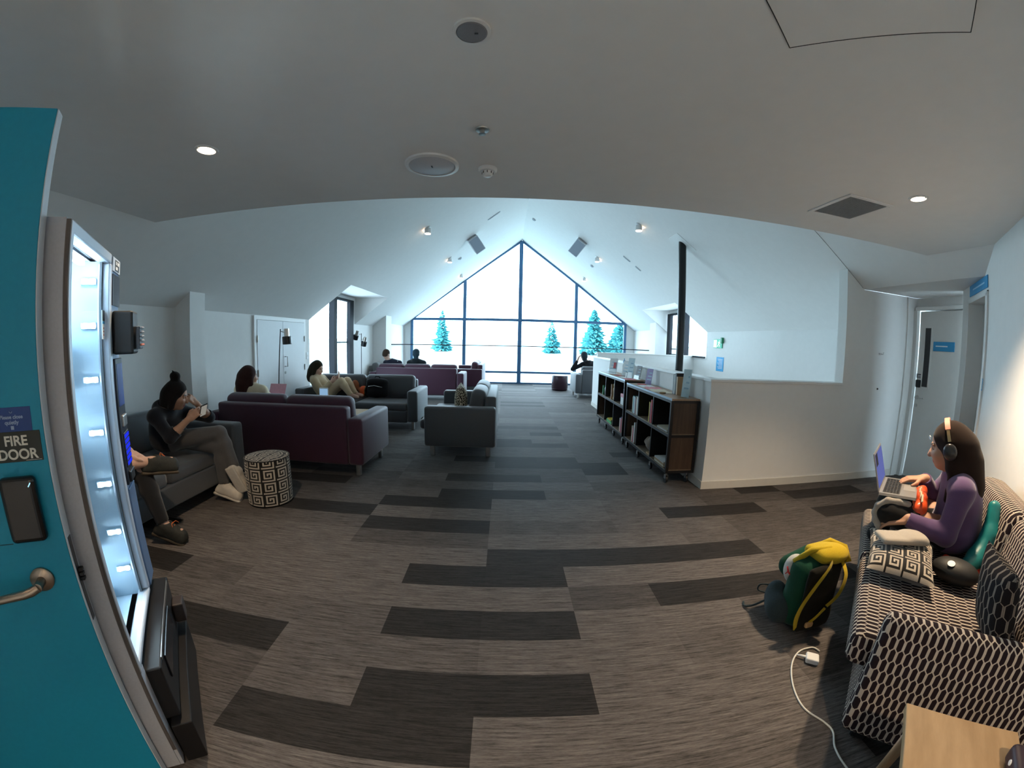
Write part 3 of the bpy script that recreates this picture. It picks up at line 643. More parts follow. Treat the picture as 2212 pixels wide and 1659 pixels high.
# ------------------------------------------------------------------ bookcases on castors
m_shelf = wood('shelf_ply', (.13, .09, .06), (.22, .16, .10), (20, 3, 20))
def bookcase(label, y0, y1, top):
    x0, x1 = 1.68, 2.005; L = y1 - y0; o = thing('bookcase', label, 'bookcase', (0, y0, 0), group='wheeled bookcases along the stair wall'); b = .125; e = .03; mid = (b + top) / 2 - .01
    q = MB()
    for x in (x0, x1 - e):
        for y in (0, L - e): q.span((x, y, b), (x + e, y + e, top - .02))
    for z in (b, mid, top - .045):
        for x in (x0, x1 - e): q.span((x, e, z), (x + e, L - e, z + .028))
        for y in (0, L - e): q.span((x0 + e, y, z), (x1 - e, y + e, z + .028))
    q.obj('steel_frame', m_blacksat, o)
    for k in (1, 2): MB().span((x0 + .004, L * k / 3 - .010, b + .028), (x1 - .02, L * k / 3 + .010, top - .045)).obj('divider', m_blacksat, o)
    MB().span((x0 + .002, .004, top - .018), (x1 - .002, L - .004, top)).obj('top_board', wood('top_ply', (.30, .19, .12), (.42, .28, .18), (22, 2.5, 20), .4), o)
    MB().span((x0, -.003, top - .02), (x0 + .004, L + .003, top + .004)).obj('edge_strip', mat('edge_blue_reflection', (.36, .44, .52), .3, .6), o)  # blue reflection along the top edge put into the strip colour
    for z in (b + .024, mid + .024): MB().span((x0 + .006, .006, z), (x1 - .02, L - .006, z + .014)).obj('shelf', m_shelf, o)
    for z0, z1 in ((b + .03, mid), (mid + .03, top - .045)):
        for y in (.008, L - .02): MB().span((x0 + .03, y, z0), (x1 - .03, y + .012, z1)).obj('end_panel', m_wal, o)
    MB().span((x1 - .018, .02, b + .03), (x1 - .01, L - .02, top - .045)).obj('back_panel', m_wal, o)
    for y in [.06 + (L - .12) * k / 3 for k in range(4)]:
        for x in (x0 + .04, x1 - .05):
            c = MB(); c.tube([(x, y, b), (x, y, .085)], .012, 8); c.span((x - .016, y - .02, .05), (x - .012, y + .02, .095)); c.span((x + .012, y - .02, .05), (x + .016, y + .02, .095)); co_ = c.obj('castor', m_chrome, o)
            MB().lathe([(.0, -.011), (.04, -.011), (.042, -.006), (.042, .006), (.04, .011), (.0, .011)], 18, mtx=Matrix.Translation((x, y + .008, .0425)) @ Matrix.Rotation(PI / 2, 4, 'Y')).obj('castor_wheel', m_black, co_, True, 40)
    return o, mid + .0395, b + .0395
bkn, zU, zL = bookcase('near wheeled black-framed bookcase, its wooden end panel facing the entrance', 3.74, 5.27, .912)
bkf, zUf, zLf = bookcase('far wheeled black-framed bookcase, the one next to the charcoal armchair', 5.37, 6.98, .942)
PAL = {'white': (.62, .62, .60), 'cream': (.55, .48, .36), 'teal': (.03, .22, .26), 'red': (.42, .02, .03), 'maroon': (.16, .03, .04), 'blue': (.03, .10, .30), 'orange': (.62, .16, .03), 'yellow': (.6, .46, .04), 'green': (.05, .30, .10), 'black': (.015, .015, .018), 'grey': (.2, .2, .21), 'pink': (.60, .22, .25), 'lilac': (.22, .14, .32), 'tan': (.42, .27, .14)}
m_page = mat('book_pages', (.66, .62, .52), .8, 0, .2, .08, 200)
def book(label, c, y, z, th, h, d, lean=0., x=1.692, flat=False, grp=None, name='book', cat='book'):
    o = thing(name, label, cat, (x, y, z), group=grp); m = mat('cover_' + c, PAL[c], .5, 0, .4, .1, 40)
    q = MB(); e = .0018
    if flat:      # lying down: th is thickness in z, h along y, d along x
        q.span((0, 0, 0), (d, h, e * 1.5)); q.span((0, 0, th - e * 1.5), (d, h, th)); q.span((0, 0, 0), (e * 1.5, h, th)); q.obj('cover', m, o); MB().span((.003, .004, e * 1.5), (d - .004, h - .004, th - e * 1.5)).obj('pages', m_page, o)
    else:
        q.span((0, 0, 0), (d, e, h)); q.span((0, th - e, 0), (d, th, h)); q.span((0, e, 0), (e * 1.5, th - e, h)); q.obj('cover', m, o); MB().span((.004, e, .004), (d - .004, th - e, h - .004)).obj('pages', m_page, o)
        o.rotation_euler = (lean, 0, 0)
    return o
G = 'books on the near bookcase'; cw = 1.53 / 3; yb = 3.74
# upper shelf: third bay from the near end, leaning row
y = yb + 2 * cw + .045
for c, th, h, lb in (('white', .022, .23, 'thin white upright book, first of the leaning row in the far upper bay'), ('cream', .03, .235, 'cream upright book second in the row of the far upper bay'), ('maroon', .026, .20, 'maroon upright book between cream and grey spines in the upper bay'), ('grey', .028, .215, 'grey upright book beside the maroon one in the upper bay'), ('white', .03, .22, 'thicker white upright book in the middle of the upper bay row'), ('teal', .032, .225, 'teal spined upright book near the end of the upper bay row'), ('cream', .02, .21, 'slim cream book at the very end of the upper bay row')):
    book(lb, c, y, zU, th, h, .16, 0, grp=G); y += th + .004
y = yb + cw + .05
for c, th, h, lb in (('red', .035, .27, 'tall red book standing in the middle upper bay of the near bookcase'), ('maroon', .03, .23, 'shorter dark red book beside the tall red book'), ('yellow', .018, .235, 'slim pale yellow book standing beside the dark red book')):
    book(lb, c, y, zU, th, h, .17, 0, grp=G); y += th + .006
book('open-topped flat white magazine lying in the near upper bay', 'white', yb + .09, zU, .014, .28, .2, flat=True, grp=G, name='magazine', cat='magazine'); book('cream magazine lying behind the white one in the near upper bay', 'cream', yb + .09, zU + .0145, .012, .26, .19, flat=True, grp=G, name='magazine', cat='magazine')
y = yb + 2 * cw + .10
for c, th, h, lb in (('white', .03, .27, 'tall white book standing in the far lower bay of the near bookcase'), ('pink', .02, .19, 'thin pink book standing between two pale books in the lower bay'), ('cream', .026, .21, 'cream book standing at the near side of the far lower bay')):
    book(lb, c, y if c != 'cream' else y - .02, zL, th, h, .16, 0, grp=G); y += th + .03
zz = zL
for c, th, lb in (('cream', .02, 'bottom magazine of the flat stack in the near lower bay'), ('tan', .018, 'tan middle magazine of the flat stack in the near lower bay'), ('white', .016, 'white top magazine of the flat stack in the near lower bay')):
    book(lb, c, yb + .10, zz, th, .29 - .02 * len(c) / 4, .21, flat=True, grp=G, name='magazine', cat='magazine'); zz += th + .0008
q = sculpt('cloth_bag', [ell((1.80, yb + cw + .22, zL + .085), (.075, .14, .083)), ell((1.79, yb + cw + .17, zL + .15), (.05, .06, .07)), cap((1.78, yb + cw + .30, zL + .14), (1.76, yb + cw + .34, zL + .09), .022), half((1.8, 4, zL + .004), (0, 0, -1))], .008, fabric('brown_cloth', (.16, .11, .075)))
tag(q, 'crumpled brown cloth bag in the middle lower bay of the near bookcase', 'bag')
book('tan flat book under the cloth bag side of the lower middle bay', 'tan', yb + .54, zL, .025, .10, .2, flat=True, grp=G)
G = 'books on the far bookcase'; yb = 5.37; cw = 1.61 / 3
y = yb + .06
for c, th, h, lb in (('orange', .02, .235, 'orange upright book in the near lower bay of the far bookcase'), ('red', .022, .21, 'red upright book beside the orange one in the lower bay'), ('blue', .02, .225, 'blue upright book among orange spines in the lower bay'), ('orange', .026, .19, 'short orange upright book at the end of the lower bay row'), ('white', .022, .20, 'white upright book last in the orange row of the lower bay')):
    book(lb, c, y, zLf, th, h, .16, 0, grp=G); y += th + .004
book('green and yellow flat box lying in the middle lower bay of the far bookcase', 'green', yb + cw + .10, zLf, .05, .30, .2, flat=True, grp=G, name='game_box', cat='box'); book('yellow booklet lying on the green flat box', 'yellow', yb + cw + .12, zLf + .0505, .02, .22, .17, flat=True, grp=G)
o = thing('gift_box', 'pink box with white front in the near upper bay of the far bookcase', 'box', (1.70, yb + .06, zUf)); MB().span((0, 0, 0), (.2, .17, .11), .004).obj('box_body', mat('cover_white', PAL['white'], .5), o); MB().span((-.003, -.003, .11), (.203, .173, .16), .004).obj('box_lid', mat('cover_pink', PAL['pink'], .5), o)
o = thing('gift_box', 'small lilac box standing on the pink box in the bookcase', 'box', (1.73, yb + .1, zUf + .1615)); MB().span((0, 0, 0), (.12, .1, .05), .003).obj('box_body', mat('cover_lilac', PAL['lilac'], .5), o); MB().span((-.002, -.002, .05), (.122, .102, .065), .003).obj('box_lid', mat('cover_lilac', PAL['lilac'], .5), o)
o = thing('figurine', 'tall carved tan figurine in the middle upper bay of the far bookcase', 'ornament', (1.73, yb + cw + .12, zUf)); MB().lathe([(.03, 0), (.034, .02), (.022, .05), (.026, .12), (.03, .17), (.018, .20)], 16).obj('figure_body', mat('carved_wood', PAL['tan'], .5), o, True); MB().lathe([(.016, .2), (.024, .225), (.022, .25), (.008, .27)], 16).obj('figure_head', mat('carved_wood', PAL['tan'], .5), o, True)
book('tan slim book standing behind the carved figurine', 'tan', yb + cw + .19, zUf, .024, .24, .16, grp=G)
o = thing('bottle', 'dark bottle with yellow cap in the far upper bay of the far bookcase', 'bottle', (1.735, yb + 2 * cw + .12, zUf)); MB().lathe([(.032, 0), (.034, .01), (.034, .12), (.015, .155), (.013, .19)], 20).obj('bottle_body', mat('dark_bottle', (.02, .03, .03), .2, 0, .5), o, True); MB().lathe([(.016, .19), (.016, .225), (.0, .228)], 16).obj('bottle_cap', mat('cover_yellow', PAL['yellow'], .5), o, True, 40)
book('dark green book standing beside the bottle in the far upper bay', 'green', yb + 2 * cw + .20, zUf, .03, .16, .15, grp=G)
# things standing on the bookcases
m_acr = glass('acrylic', (.93, .97, .98), .2)
def holder(label, x, y, z, w, h, paper, rz=0., lean=-.12):
    o = thing('leaflet_holder', label, 'leaflet holder', (x, y, z + .001), rot=(0, lean * 0, rz)); q = MB()
    q.add([(-.05, 0, 0), (.05, 0, 0), (.05, w, 0), (-.05, w, 0)], [(0, 1, 2, 3)]); q.quad((-.004, 0, 0), (-.004, w, 0), (.03, w, h), (.03, 0, h)); q.quad((-.03, 0, 0), (-.03, w, 0), (-.022, w, h * .3), (-.022, 0, h * .3)); q.obj('acrylic_stand', m_acr, o)
    p = MB(); p.quad((-.007, .005, .006), (-.007, w - .005, .006), (.026, w - .005, h - .004), (.026, .005, h - .004)); po_ = p.obj('leaflet', mat('leaflet_' + paper, PAL.get(paper, (.55, .68, .72)), .5, 0, .4, .15, 25), o)
    for k in range(3):
        f = .3 + .2 * k; b = MB(); b.quad((-.0085 + .033 * f, .02, h * f), (-.0085 + .033 * f, w - .03 - .02 * k, h * f), (-.0085 + .033 * (f + .06), w - .03 - .02 * k, h * (f + .06)), (-.0085 + .033 * (f + .06), .02, h * (f + .06))); b.obj('print_band', mat('leaflet_band', (.3, .45, .55), .5), po_)
    return o
zt1, zt2 = .912, .942
holder('clear tall acrylic stand with pale leaflet at the near end of the bookcase top', 1.90, 3.79, zt1, .11, .30, 'ice', .5)
holder('leaflet holder with lilac leaflet near the seam of the two bookcases', 1.93, 4.98, zt1, .16, .22, 'lilac', .2)
holder('tall pale blue leaflet holder standing in the middle of the far bookcase top', 1.88, 5.62, zt2, .15, .30, 'ice', .35)
holder('leaflet holder with grey mountain leaflet behind the pale blue holder', 1.93, 5.44, zt2, .14, .2, 'grey', .2)
holder('leaning white leaflet holder farther along the far bookcase top', 1.9, 5.95, zt2, .16, .24, 'white', .3)
holder('white box-like leaflet holder with a red panel on the far bookcase top', 1.86, 6.42, zt2, .2, .26, 'white', .5)
o = [k for k in COL.objects if k.name.startswith('leaflet_holder')][-1]; p = MB(); p.quad((-.004, .03, .09), (-.004, .09, .09), (.014, .09, .19), (.014, .03, .19)); p.obj('red_panel', mat('cover_red', PAL['red'], .5), o)
y = 4.04
for c, th, h, lb in (('tan', .03, .20, 'tan book leaning upright on the near bookcase top'), ('black', .03, .235, 'black folder standing between two pale books on the bookcase top'), ('white', .02, .215, 'white booklet standing at the far side of the black folder'), ('grey', .025, .22, 'grey blue book last of the four standing on the bookcase top')):
    book(lb, c, y, zt1 + .002, th, h, .12, 0, x=1.87, grp='books standing on the near bookcase top'); y += th + .006
R = random.Random(4)
for i, (x, y, z, c, w, h, lb) in enumerate(((1.72, 4.42, zt1, 'cream', .2, .28, 'cream leaflet nearest to the standing books on the bookcase top'), (1.74, 4.66, zt1, 'pink', .19, .26, 'pale pink leaflet in the middle of the near bookcase top'), (1.73, 4.86, zt1, 'white', .2, .28, 'white leaflet toward the far end of the near bookcase top'), (1.74, 5.08, zt1, 'red', .12, .14, 'small red leaflet at the far end of the near bookcase top'), (1.70, 5.5, zt2, 'pink', .17, .25, 'pinkish leaflet at the near end of the far bookcase top'), (1.71, 5.78, zt2, 'white', .15, .22, 'white sheet halfway along the far bookcase top'), (1.72, 6.12, zt2, 'red', .1, .16, 'red leaflet beside the white box-like holder'), (1.70, 6.76, zt2, 'white', .13, .2, 'white paper at the far end of the far bookcase top'), (1.75, 4.25, zt1, 'cream', .10, .15, 'small cream card near the standing books'))):
    q = MB(); N = 6
    q.add([(w * (a / N - .5), h * (b / N - .5), .0015 + .004 * math.sin(a * 1.1 + i) ** 2 * (b / N)) for b in range(N + 1) for a in range(N + 1)], [(b * (N + 1) + a, b * (N + 1) + a + 1, (b + 1) * (N + 1) + a + 1, (b + 1) * (N + 1) + a) for b in range(N) for a in range(N)])
    o = q.obj('leaflet', mat('paper_' + c, tuple(min(.75, v * 1.25) for v in PAL[c]), .6, 0, .3, .2, 18), None, True); o.location = (x + .09, y, z + .001); o.rotation_euler = (0, 0, R.uniform(-.3, .3)); tag(o, lb, 'leaflet', 'leaflets lying on the bookcases')
o = thing('pen_tray', 'small round wooden dish on the front edge of the near bookcase top', 'dish', (1.76, 4.18, zt1 + .001)); MB().lathe([(.03, 0), (.036, .004), (.038, .012), (.034, .013), (.03, .006)], 20).obj('dish', mat('cover_tan', PAL['tan'], .5), o, True); MB().lathe([(.0, .006), (.028, .0062)], 16).obj('liner', mat('cover_cream', PAL['cream'], .6), o)
o = thing('bottle', 'blue-topped pump bottle among the leaflet holders', 'bottle', (1.93, 6.25, zt2 + .001)); MB().lathe([(.028, 0), (.03, .008), (.03, .16), (.014, .19), (.012, .2)], 20).obj('bottle_body', mat('paper_white', PAL['white'], .4), o, True); MB().lathe([(.018, .2), (.018, .235), (.006, .24), (.006, .27)], 16).obj('pump_head', m_blue, o, True, 40)
# tablet on the coffee table
o = thing('tablet', 'small tablet with a light screen standing on the coffee table', 'tablet', (-2.56, 5.22, .4215)); mt = Matrix.Rotation(math.radians(-8), 4, 'X')
q = MB(); q.box((0, 0, .17), (.14, .012, .34), .005); q.obj('casing', m_whitep, o); q = MB(); q.quad((-.062, -.0065, .02), (.062, -.0065, .02), (.062, -.0065, .325), (-.062, -.0065, .325)); q.obj('screen', emit('tablet_screen', (.35, .6, .9), .7), o); MB().span((-.05, -.04, 0), (.05, .05, .008)).obj('foot', m_whitep, o)
# ================================================================== people
m_skinA = mat('skin_light', (.56, .34, .25), .55, 0, .35, .05, 30); m_skinB = mat('skin_tan', (.45, .25, .165), .55, 0, .35, .05, 30)
m_lip = mat('lips', (.36, .11, .10), .45, 0, .4, .05, 40); m_eye = mat('lashes_and_brows', (.03, .02, .017), .5, 0, .3, .1, 60)
def hairmat(name, c): return fabric(name, c, .5, 420, .1)
def hand(wr, d, back, thumb, curl=.35, sc=1., grip=0.):
    """palm and five fingers. d: towards fingers, back: out of the back of the hand, thumb: side on which the thumb lies"""
    d = nrm(d); nb = nrm(np.asarray(back, float) - np.dot(back, d) * d); la = nrm(np.asarray(thumb, float) - np.dot(thumb, d) * d - np.dot(thumb, nb) * nb)
    R = np.stack([la, d, nb], 1); wr = np.asarray(wr, float)
    out = [rbx(wr + d * .045 * sc, np.array([.036, .047, .013]) * sc, R, .0125 * sc, .012), cap(wr - d * .02, wr + d * .02 * sc, .022 * sc, .02 * sc, .015)]
    for i, (o, L) in enumerate(((.0285, .070), (.0095, .080), (-.0095, .074), (-.028, .058))):
        p = wr + (d * (.088 - abs(o) * .12) + la * o) * sc; a = curl * (.8 + .12 * i); ang = .1; fan = (la * o * 2.2)
        for f, r0, r1 in ((.45, .0088, .008), (.31, .008, .0074), (.24, .0074, .0064)):
            ang += a; dd = nrm(d * math.cos(ang) - nb * math.sin(ang) + fan * max(0, math.cos(ang))); q = p + dd * L * f * sc
            out.append(cap(p, q, r0 * sc, r1 * sc, .003)); p = q
    p = wr + (d * .022 + la * .030) * sc
    for dd, L, r0, r1 in ((nrm(d * .62 + la * (.75 - grip) - nb * (.25 + grip)), .040, .0125, .0105), (nrm(d * .85 + la * (.35 - grip) - nb * (.25 + grip)), .032, .0105, .0078)):
        q = p + dd * L * sc; out.append(cap(p, q, r0 * sc, r1 * sc, .006)); p = q
    return out
def lerp(a, b, t): return np.asarray(a, float) * (1 - t) + np.asarray(b, float) * t
def person(label, J, cell, skin, tops, legs, hair, shoe=None, hands=True, sleeve=(.93, .93), cuff=(.95, .95), hem=.03, group=None, top_name='jumper', leg_name='trousers', up=(0, 0, 1), bulk=1., hood=False, hairfn=None, lift=0., shift=(0, 0, 0)):
    J = {k: (np.asarray(v, float) if not isinstance(v, (dict, tuple)) or k not in ('hL', 'hR') else v) for k, v in J.items()}
    for k_ in J:
        if isinstance(J[k_], np.ndarray) and k_ not in ('f', 'anL', 'anR', 'toeL', 'toeR') and len(J[k_]) == 3: J[k_] = J[k_] + np.array(shift) + np.array([0, 0, lift])
        elif k_ in ('anL', 'anR', 'toeL', 'toeR'): J[k_] = J[k_] + np.array(shift)
    f = nrm(J['f']); r, f, u = frame(f, up); Rh = np.stack([r, f, u], 1); H = J['head']
    hp = lambda x, y, z: H + r * x + f * y + u * z
    head = [ell(hp(0, -.012, .022), (.074, .092, .098), Rh, .02), ell(hp(0, .022, -.052), (.056, .066, .066), Rh, .04), ell(hp(0, .052, -.088), (.026, .026, .022), Rh, .03),
            cap(hp(0, .082, .008), hp(0, .104, -.030), .009, .0125, .014), ell(hp(.032, .062, -.03), (.024, .024, .022), Rh, .03), ell(hp(-.032, .062, -.03), (.024, .024, .022), Rh, .03),
            ell(hp(.030, .088, .008), (.017, .012, .010), Rh, .02, 's'), ell(hp(-.030, .088, .008), (.017, .012, .010), Rh, .02, 's'),
            ell(hp(.030, .069, .006), (.0125, .012, .0115), Rh, .006), ell(hp(-.030, .069, .006), (.0125, .012, .0115), Rh, .006),
            cap(hp(.016, .083, .026), hp(.045, .074, .025), .006, .005, .012), cap(hp(-.016, .083, .026), hp(-.045, .074, .025), .006, .005, .012),
            ell(hp(0, .082, -.060), (.021, .010, .0065), Rh, .008), ell(hp(0, .080, -.0705), (.018, .010, .006), Rh, .008),
            ell(hp(.077, -.012, -.012), (.010, .020, .030), Rh, .008), ell(hp(-.077, -.012, -.012), (.010, .020, .030), Rh, .008)]
    n = J['neck']; ch = J['chest']; pe = J['pel']; shL, shR, hiL, hiR = J['shL'], J['shR'], J['hipL'], J['hipR']
    sd = nrm(shR - shL); upb = nrm(n - pe); fb = nrm(np.cross(upb, sd)); Rt = np.stack([sd, fb, nrm(np.cross(sd, fb))], 1)
    def trunk(g=0.): return [ell(ch, np.array([.150 + g, .100 + g, .165 + g]) * bulk, Rt, .06), ell(lerp(pe, ch, .35), np.array([.128 + g, .098 + g, .14 + g]) * bulk, Rt, .06), cap(hiL, hiR, .095 + g, .095 + g, .05), ell(pe, np.array([.15 + g, .11 + g, .10 + g]), Rt, .05),
                       cap(lerp(n, shL, .25), shL, .055 + g, .052 + g, .05), cap(lerp(n, shR, .25), shR, .055 + g, .052 + g, .05)]
    body = trunk() + [cap(ch + upb * .08, n, .07, .052, .05), cap(n, hp(0, -.02, -.06), .05, .048, .03)]
    arms = []; hnd = []
    for sfx in 'LR':
        sh, el, wr = J['sh' + sfx], J['el' + sfx], J['wr' + sfx]; arms += [cap(sh, el, .046, .038, .03), cap(el, lerp(el, wr, .35), .038, .037, .02), cap(lerp(el, wr, .35), wr, .037, .025, .015)]
        h = J.get('h' + sfx)
        if h and hands: hnd += hand(wr + nrm(h['d']) * .012, h['d'], h['back'], h['thumb'], h.get('curl', .35), h.get('sc', 1.), h.get('grip', 0.))
        else: hnd += [ell(wr + nrm(wr - el) * .05, (.035, .05, .03), np.stack(frame(nrm(wr - el)), 1), .02)]
    lg = []
    for sfx in 'LR':
        hi, kn, an, to = J['hip' + sfx], J['kn' + sfx], J['an' + sfx], J['toe' + sfx]
        lg += [cap(hi, kn, .082, .056, .03), cap(kn, lerp(kn, an, .3), .054, .056, .015), cap(lerp(kn, an, .3), an, .056, .034, .02), cap(an, to, .036, .03, .02)]
    zones = [(1, lambda C: (((C - hp(0, .088, -.065)) @ Rh / np.array([.024, .022, .0125])) ** 2).sum(1) < 1)]
    for s_ in (-1, 1):
        zones.append((2, lambda C, s_=s_: (((C - hp(s_ * .031, .082, .029)) @ Rh / np.array([.020, .02, .0042])) ** 2).sum(1) < 1))
        zones.append((2, lambda C, s_=s_: (((C - hp(s_ * .030, .082, .002)) @ Rh / np.array([.0145, .016, .0040])) ** 2).sum(1) < 1))
    o = sculpt('person', body + arms + lg + head + hnd, cell, [skin, m_lip, m_eye], None, zones)
    tag(o, label, 'person', group)
    gm = max(cell * 1.25, .006)
    # garments follow the body surface a little way out and end at neckline, cuffs, waist and hems
    def around(prims, g):
        ok = [p for p in prims if p[3] is not None]
        return ((lambda P: field(prims, P) - g), .004, 'u', np.min([p[3] for p in ok], axis=0) - g, np.max([p[4] for p in ok], axis=0) + g)
    neckp = [cap(ch + upb * .08, n, .07, .052, .05)]
    gt = [around(trunk() + neckp + arms, .0145)]
    if hood: gt += [ell(n + upb * .015 - fb * .055, (.10, .075, .07), Rt, .04)]
    gt += [half(pe - upb * hem, -upb, .01), cap(n + upb * .088, hp(0, -.02, .02), .085, .09, .006, 's')]
    for sfx, fr_ in zip('LR', sleeve):
        el, wr = J['el' + sfx], J['wr' + sfx]; d_ = nrm(wr - el); e = lerp(el, wr, fr_); gt.append(cap(e + d_ * .062, wr + d_ * .09, .062, .062, .004, 's'))
    sculpt(top_name, gt, gm, tops, o)
    gl = [around(trunk() + lg, .0105), rbx(pe + upb * .34, (.30, .20, .25), Rt, .01, .006, 's')]
    for sfx, fr_ in zip('LR', cuff):
        if fr_ >= 1: continue
        kn, an, to = J['kn' + sfx], J['an' + sfx], J['toe' + sfx]; d_ = nrm(an - kn); e = lerp(kn, an, fr_); gl += [cap(e + d_ * .07, an + d_ * .05, .07, .07, .004, 's'), cap(an + d_ * .03, to + nrm(to - an) * .05, .058, .06, .004, 's')]
    sculpt(leg_name, gl, gm, legs, o)
    if shoe:
        for sfx in 'LR':
            if J.get('noshoe') is None: make_shoe(o, J['an' + sfx], J['toe' + sfx], J.get('shoeup' + sfx, J['kn' + sfx]), shoe, max(cell, .006))
    hp_ = [p for p in hairfn(hp, Rh)] if hairfn else []
    if hp_: sculpt('hair', hp_, max(cell, .006), hair, o)
    return o, hp, Rh
def make_shoe(o, an, to, kn, ms, cell):
    d = nrm(to - an); sh = nrm(kn - an); upv = nrm(sh - np.dot(sh, d) * d); r = np.cross(d, upv); R = np.stack([r, d, upv], 1); L = np.linalg.norm(to - an)
    c = an + d * L * .42 - upv * .035; 
    body_ = [rbx(c + d * .0 - upv * .015, (.043, .128, .024), R, .022, .02), ell(c + d * .075 - upv * .004, (.041, .052, .034), R, .03), ell(c - d * .075 + upv * .01, (.037, .048, .046), R, .03), cap(an - upv * .03, an + upv * .005, .045, .047, .03), cap(an + d * .02 - upv * .002, to + d * .012 - upv * .010, .047, .037, .03), cap(c + d * .05 + upv * .012, c - d * .03 + upv * .04, .030, .034, .03), cap(an + upv * .018, an + upv * .08, .036, .036, .008, 's')]
    sh_ = sculpt('shoe', body_, cell, ms[0], o)
    sculpt('sole', [rbx(c - upv * .042, (.046, .134, .013), R, .012, .01)], cell, ms[1], sh_)
    q = MB()
    for k in range(5):
        t = k / 4; p = c + d * (.075 - .075 * t) + upv * (.046 + .030 * t); q.tube([p - r * .026 - upv * .008, p + upv * .006, p + r * .026 - upv * .008], .0032, 5)
    p = c - d * .004 + upv * .080; q.tube([p, p + r * .03 + d * .012 + upv * .012, p + r * .045 + d * .03], .0026, 5); q.tube([p, p - r * .03 + d * .012 + upv * .012, p - r * .045 + d * .03], .0026, 5)
    q.obj('laces', ms[2], sh_, True)
# ---- hair shapes
def long_hair(len_=.30, side=0., frontcut=.028, bun=False):
    def fn(hp, R):
        out = [ell(hp(0, -.022, .030), (.088, .100, .104), R, .02), ell(hp(0, -.055, -.04), (.086, .070, .11), R, .04)]
        for s_ in (-1, 1): out += [cap(hp(s_ * .066, -.010, .02), hp(s_ * .074, .0, -.10), .026, .026, .03)]
        if not bun:
            out += [cap(hp(0, -.075, -.02), hp(0, -.085, -.10 - len_ * .6), .082, .075, .05), cap(hp(0, -.085, -.10), hp(side * .2, -.085, -.10 - len_), .078, .045, .04)]
        else: out += [ell(hp(0, -.06, .155), (.046, .046, .042), R, .02), cap(hp(0, -.04, .10), hp(0, -.055, .14), .035, .03, .02), cap(hp(0, -.07, -.02), hp(0, -.075, -.16), .07, .045, .04), cap(hp(.01, -.07, .18), hp(.03, -.09, .20), .012, .004, .01)]
        # clear the face
        out += [ell(hp(0, .082, -.028), (.058, .062, .090), R, .015, 's')]
        return out
    return fn
def short_hair(hp, R): return [ell(hp(0, -.020, .040), (.083, .098, .092), R, .02), ell(hp(0, -.06, -.02), (.072, .05, .07), R, .04), ell(hp(0, .10, -.035), (.085, .075, .085), R, .015, 's'), half(hp(0, 0, -.075), -R[:, 2], .02)]
def beanie(hp, R): return [ell(hp(0, -.012, .045), (.090, .104, .098), R, .02), ell(hp(0, -.05, -.02), (.08, .06, .06), R, .03), half(hp(0, .05, .028), nrm(-R[:, 2] + R[:, 1] * .35), .01)]
# ---- woman with headphones and laptop on the chain-pattern sofa
fP = nrm(.22 * np.array([*U2, 0]) + .97 * np.array([*W2, 0])); u3 = np.array([*U2, 0.]); w3 = np.array([*W2, 0.]); zz3 = np.array([0, 0, 1.])
m_purple = fabric('purple_jersey', (.105, .062, .150), .15, 300, .35); m_legg = fabric('black_leggings', (.012, .012, .013), .2, 300, .15)
J1 = dict(head=US(2.62, -.525, 1.012), f=fP * .97 - zz3 * .30, neck=US(2.63, -.605, .865), chest=US(2.63, -.645, .735), pel=US(2.64, -.660, .575),
          shL=US(2.455, -.600, .825), shR=US(2.80, -.625, .825), elL=US(2.415, -.565, .600), wrL=US(2.435, -.365, .640), elR=US(2.86, -.535, .665), wrR=US(2.755, -.455, .790),
          hipL=US(2.55, -.625, .568), hipR=US(2.73, -.635, .568), knL=US(2.475, -.265, .645), anL=US(2.74, -.295, .525), toeL=US(2.86, -.27, .515), knR=US(2.87, -.30, .640), anR=US(2.60, -.255, .505), toeR=US(2.50, -.22, .50),
          hL=dict(d=w3 * .95 - zz3 * .28 + u3 * .05, back=zz3 * .9 + w3 * .3 - u3 * .25, thumb=u3, curl=.22), hR=dict(d=w3 * .97 - u3 * .12 - zz3 * .15, back=zz3, thumb=-u3, curl=.30))
p1, hp1, R1 = person('woman in purple top with headphones typing on a laptop on the chain-pattern sofa', J1, .005, m_skinB, m_purple, m_legg, hairmat('dark_brown_hair', (.022, .013, .010)), None, sleeve=(.96, .96), top_name='purple_top', leg_name='leggings', cuff=(1, 1), hem=.075,
                     hairfn=lambda hp, R: long_hair(.20)(hp, R) + [cap(hp(-.07, -.03, -.10), hp(-.085, .03, -.26), .036, .020, .03), cap(hp(.07, -.03, -.10), hp(.085, .03, -.24), .036, .018, .03)])
q = MB(); pts = [J1['knL'] + w3 * .070 + zz3 * .028, J1['knL'] + w3 * .078 - zz3 * .01]   # pale stripe wrapping the left knee and shin
def stripe(o):
    ring = []
    a, b = J1['knL'], J1['hipL']; sh = J1['anL']
    pth = [lerp(a, b, .25) + zz3 * .083 - u3 * .02, lerp(a, b, .1) + zz3 * .078 - u3 * .022, a + zz3 * .070 + w3 * .018 - u3 * .025, a + w3 * .062 + zz3 * .032 - u3 * .02, a + w3 * .070 - zz3 * .01 - u3 * .015, a + w3 * .060 - zz3 * .045 - u3 * .03, a + w3 * .035 - zz3 * .075 - u3 * .045]
    sculpt('leg_stripe', [cap(pth[i], pth[i + 1], .017, .017, .01) for i in range(len(pth) - 1)], .005, fabric('grey_stripe', (.34, .31, .28)), o)
stripe(p1)
MB().lathe([(.0, 0), (.012, 0), (.012, .003), (.0, .004)], 14, mtx=Matrix.Translation(Vector(hp1(-.035, .083, .062))) @ Vector(R1[:, 1] * .9 - R1[:, 0] * .35).to_track_quat('Z', 'Y').to_matrix().to_4x4()).obj('forehead_patch', m_whitep, p1)
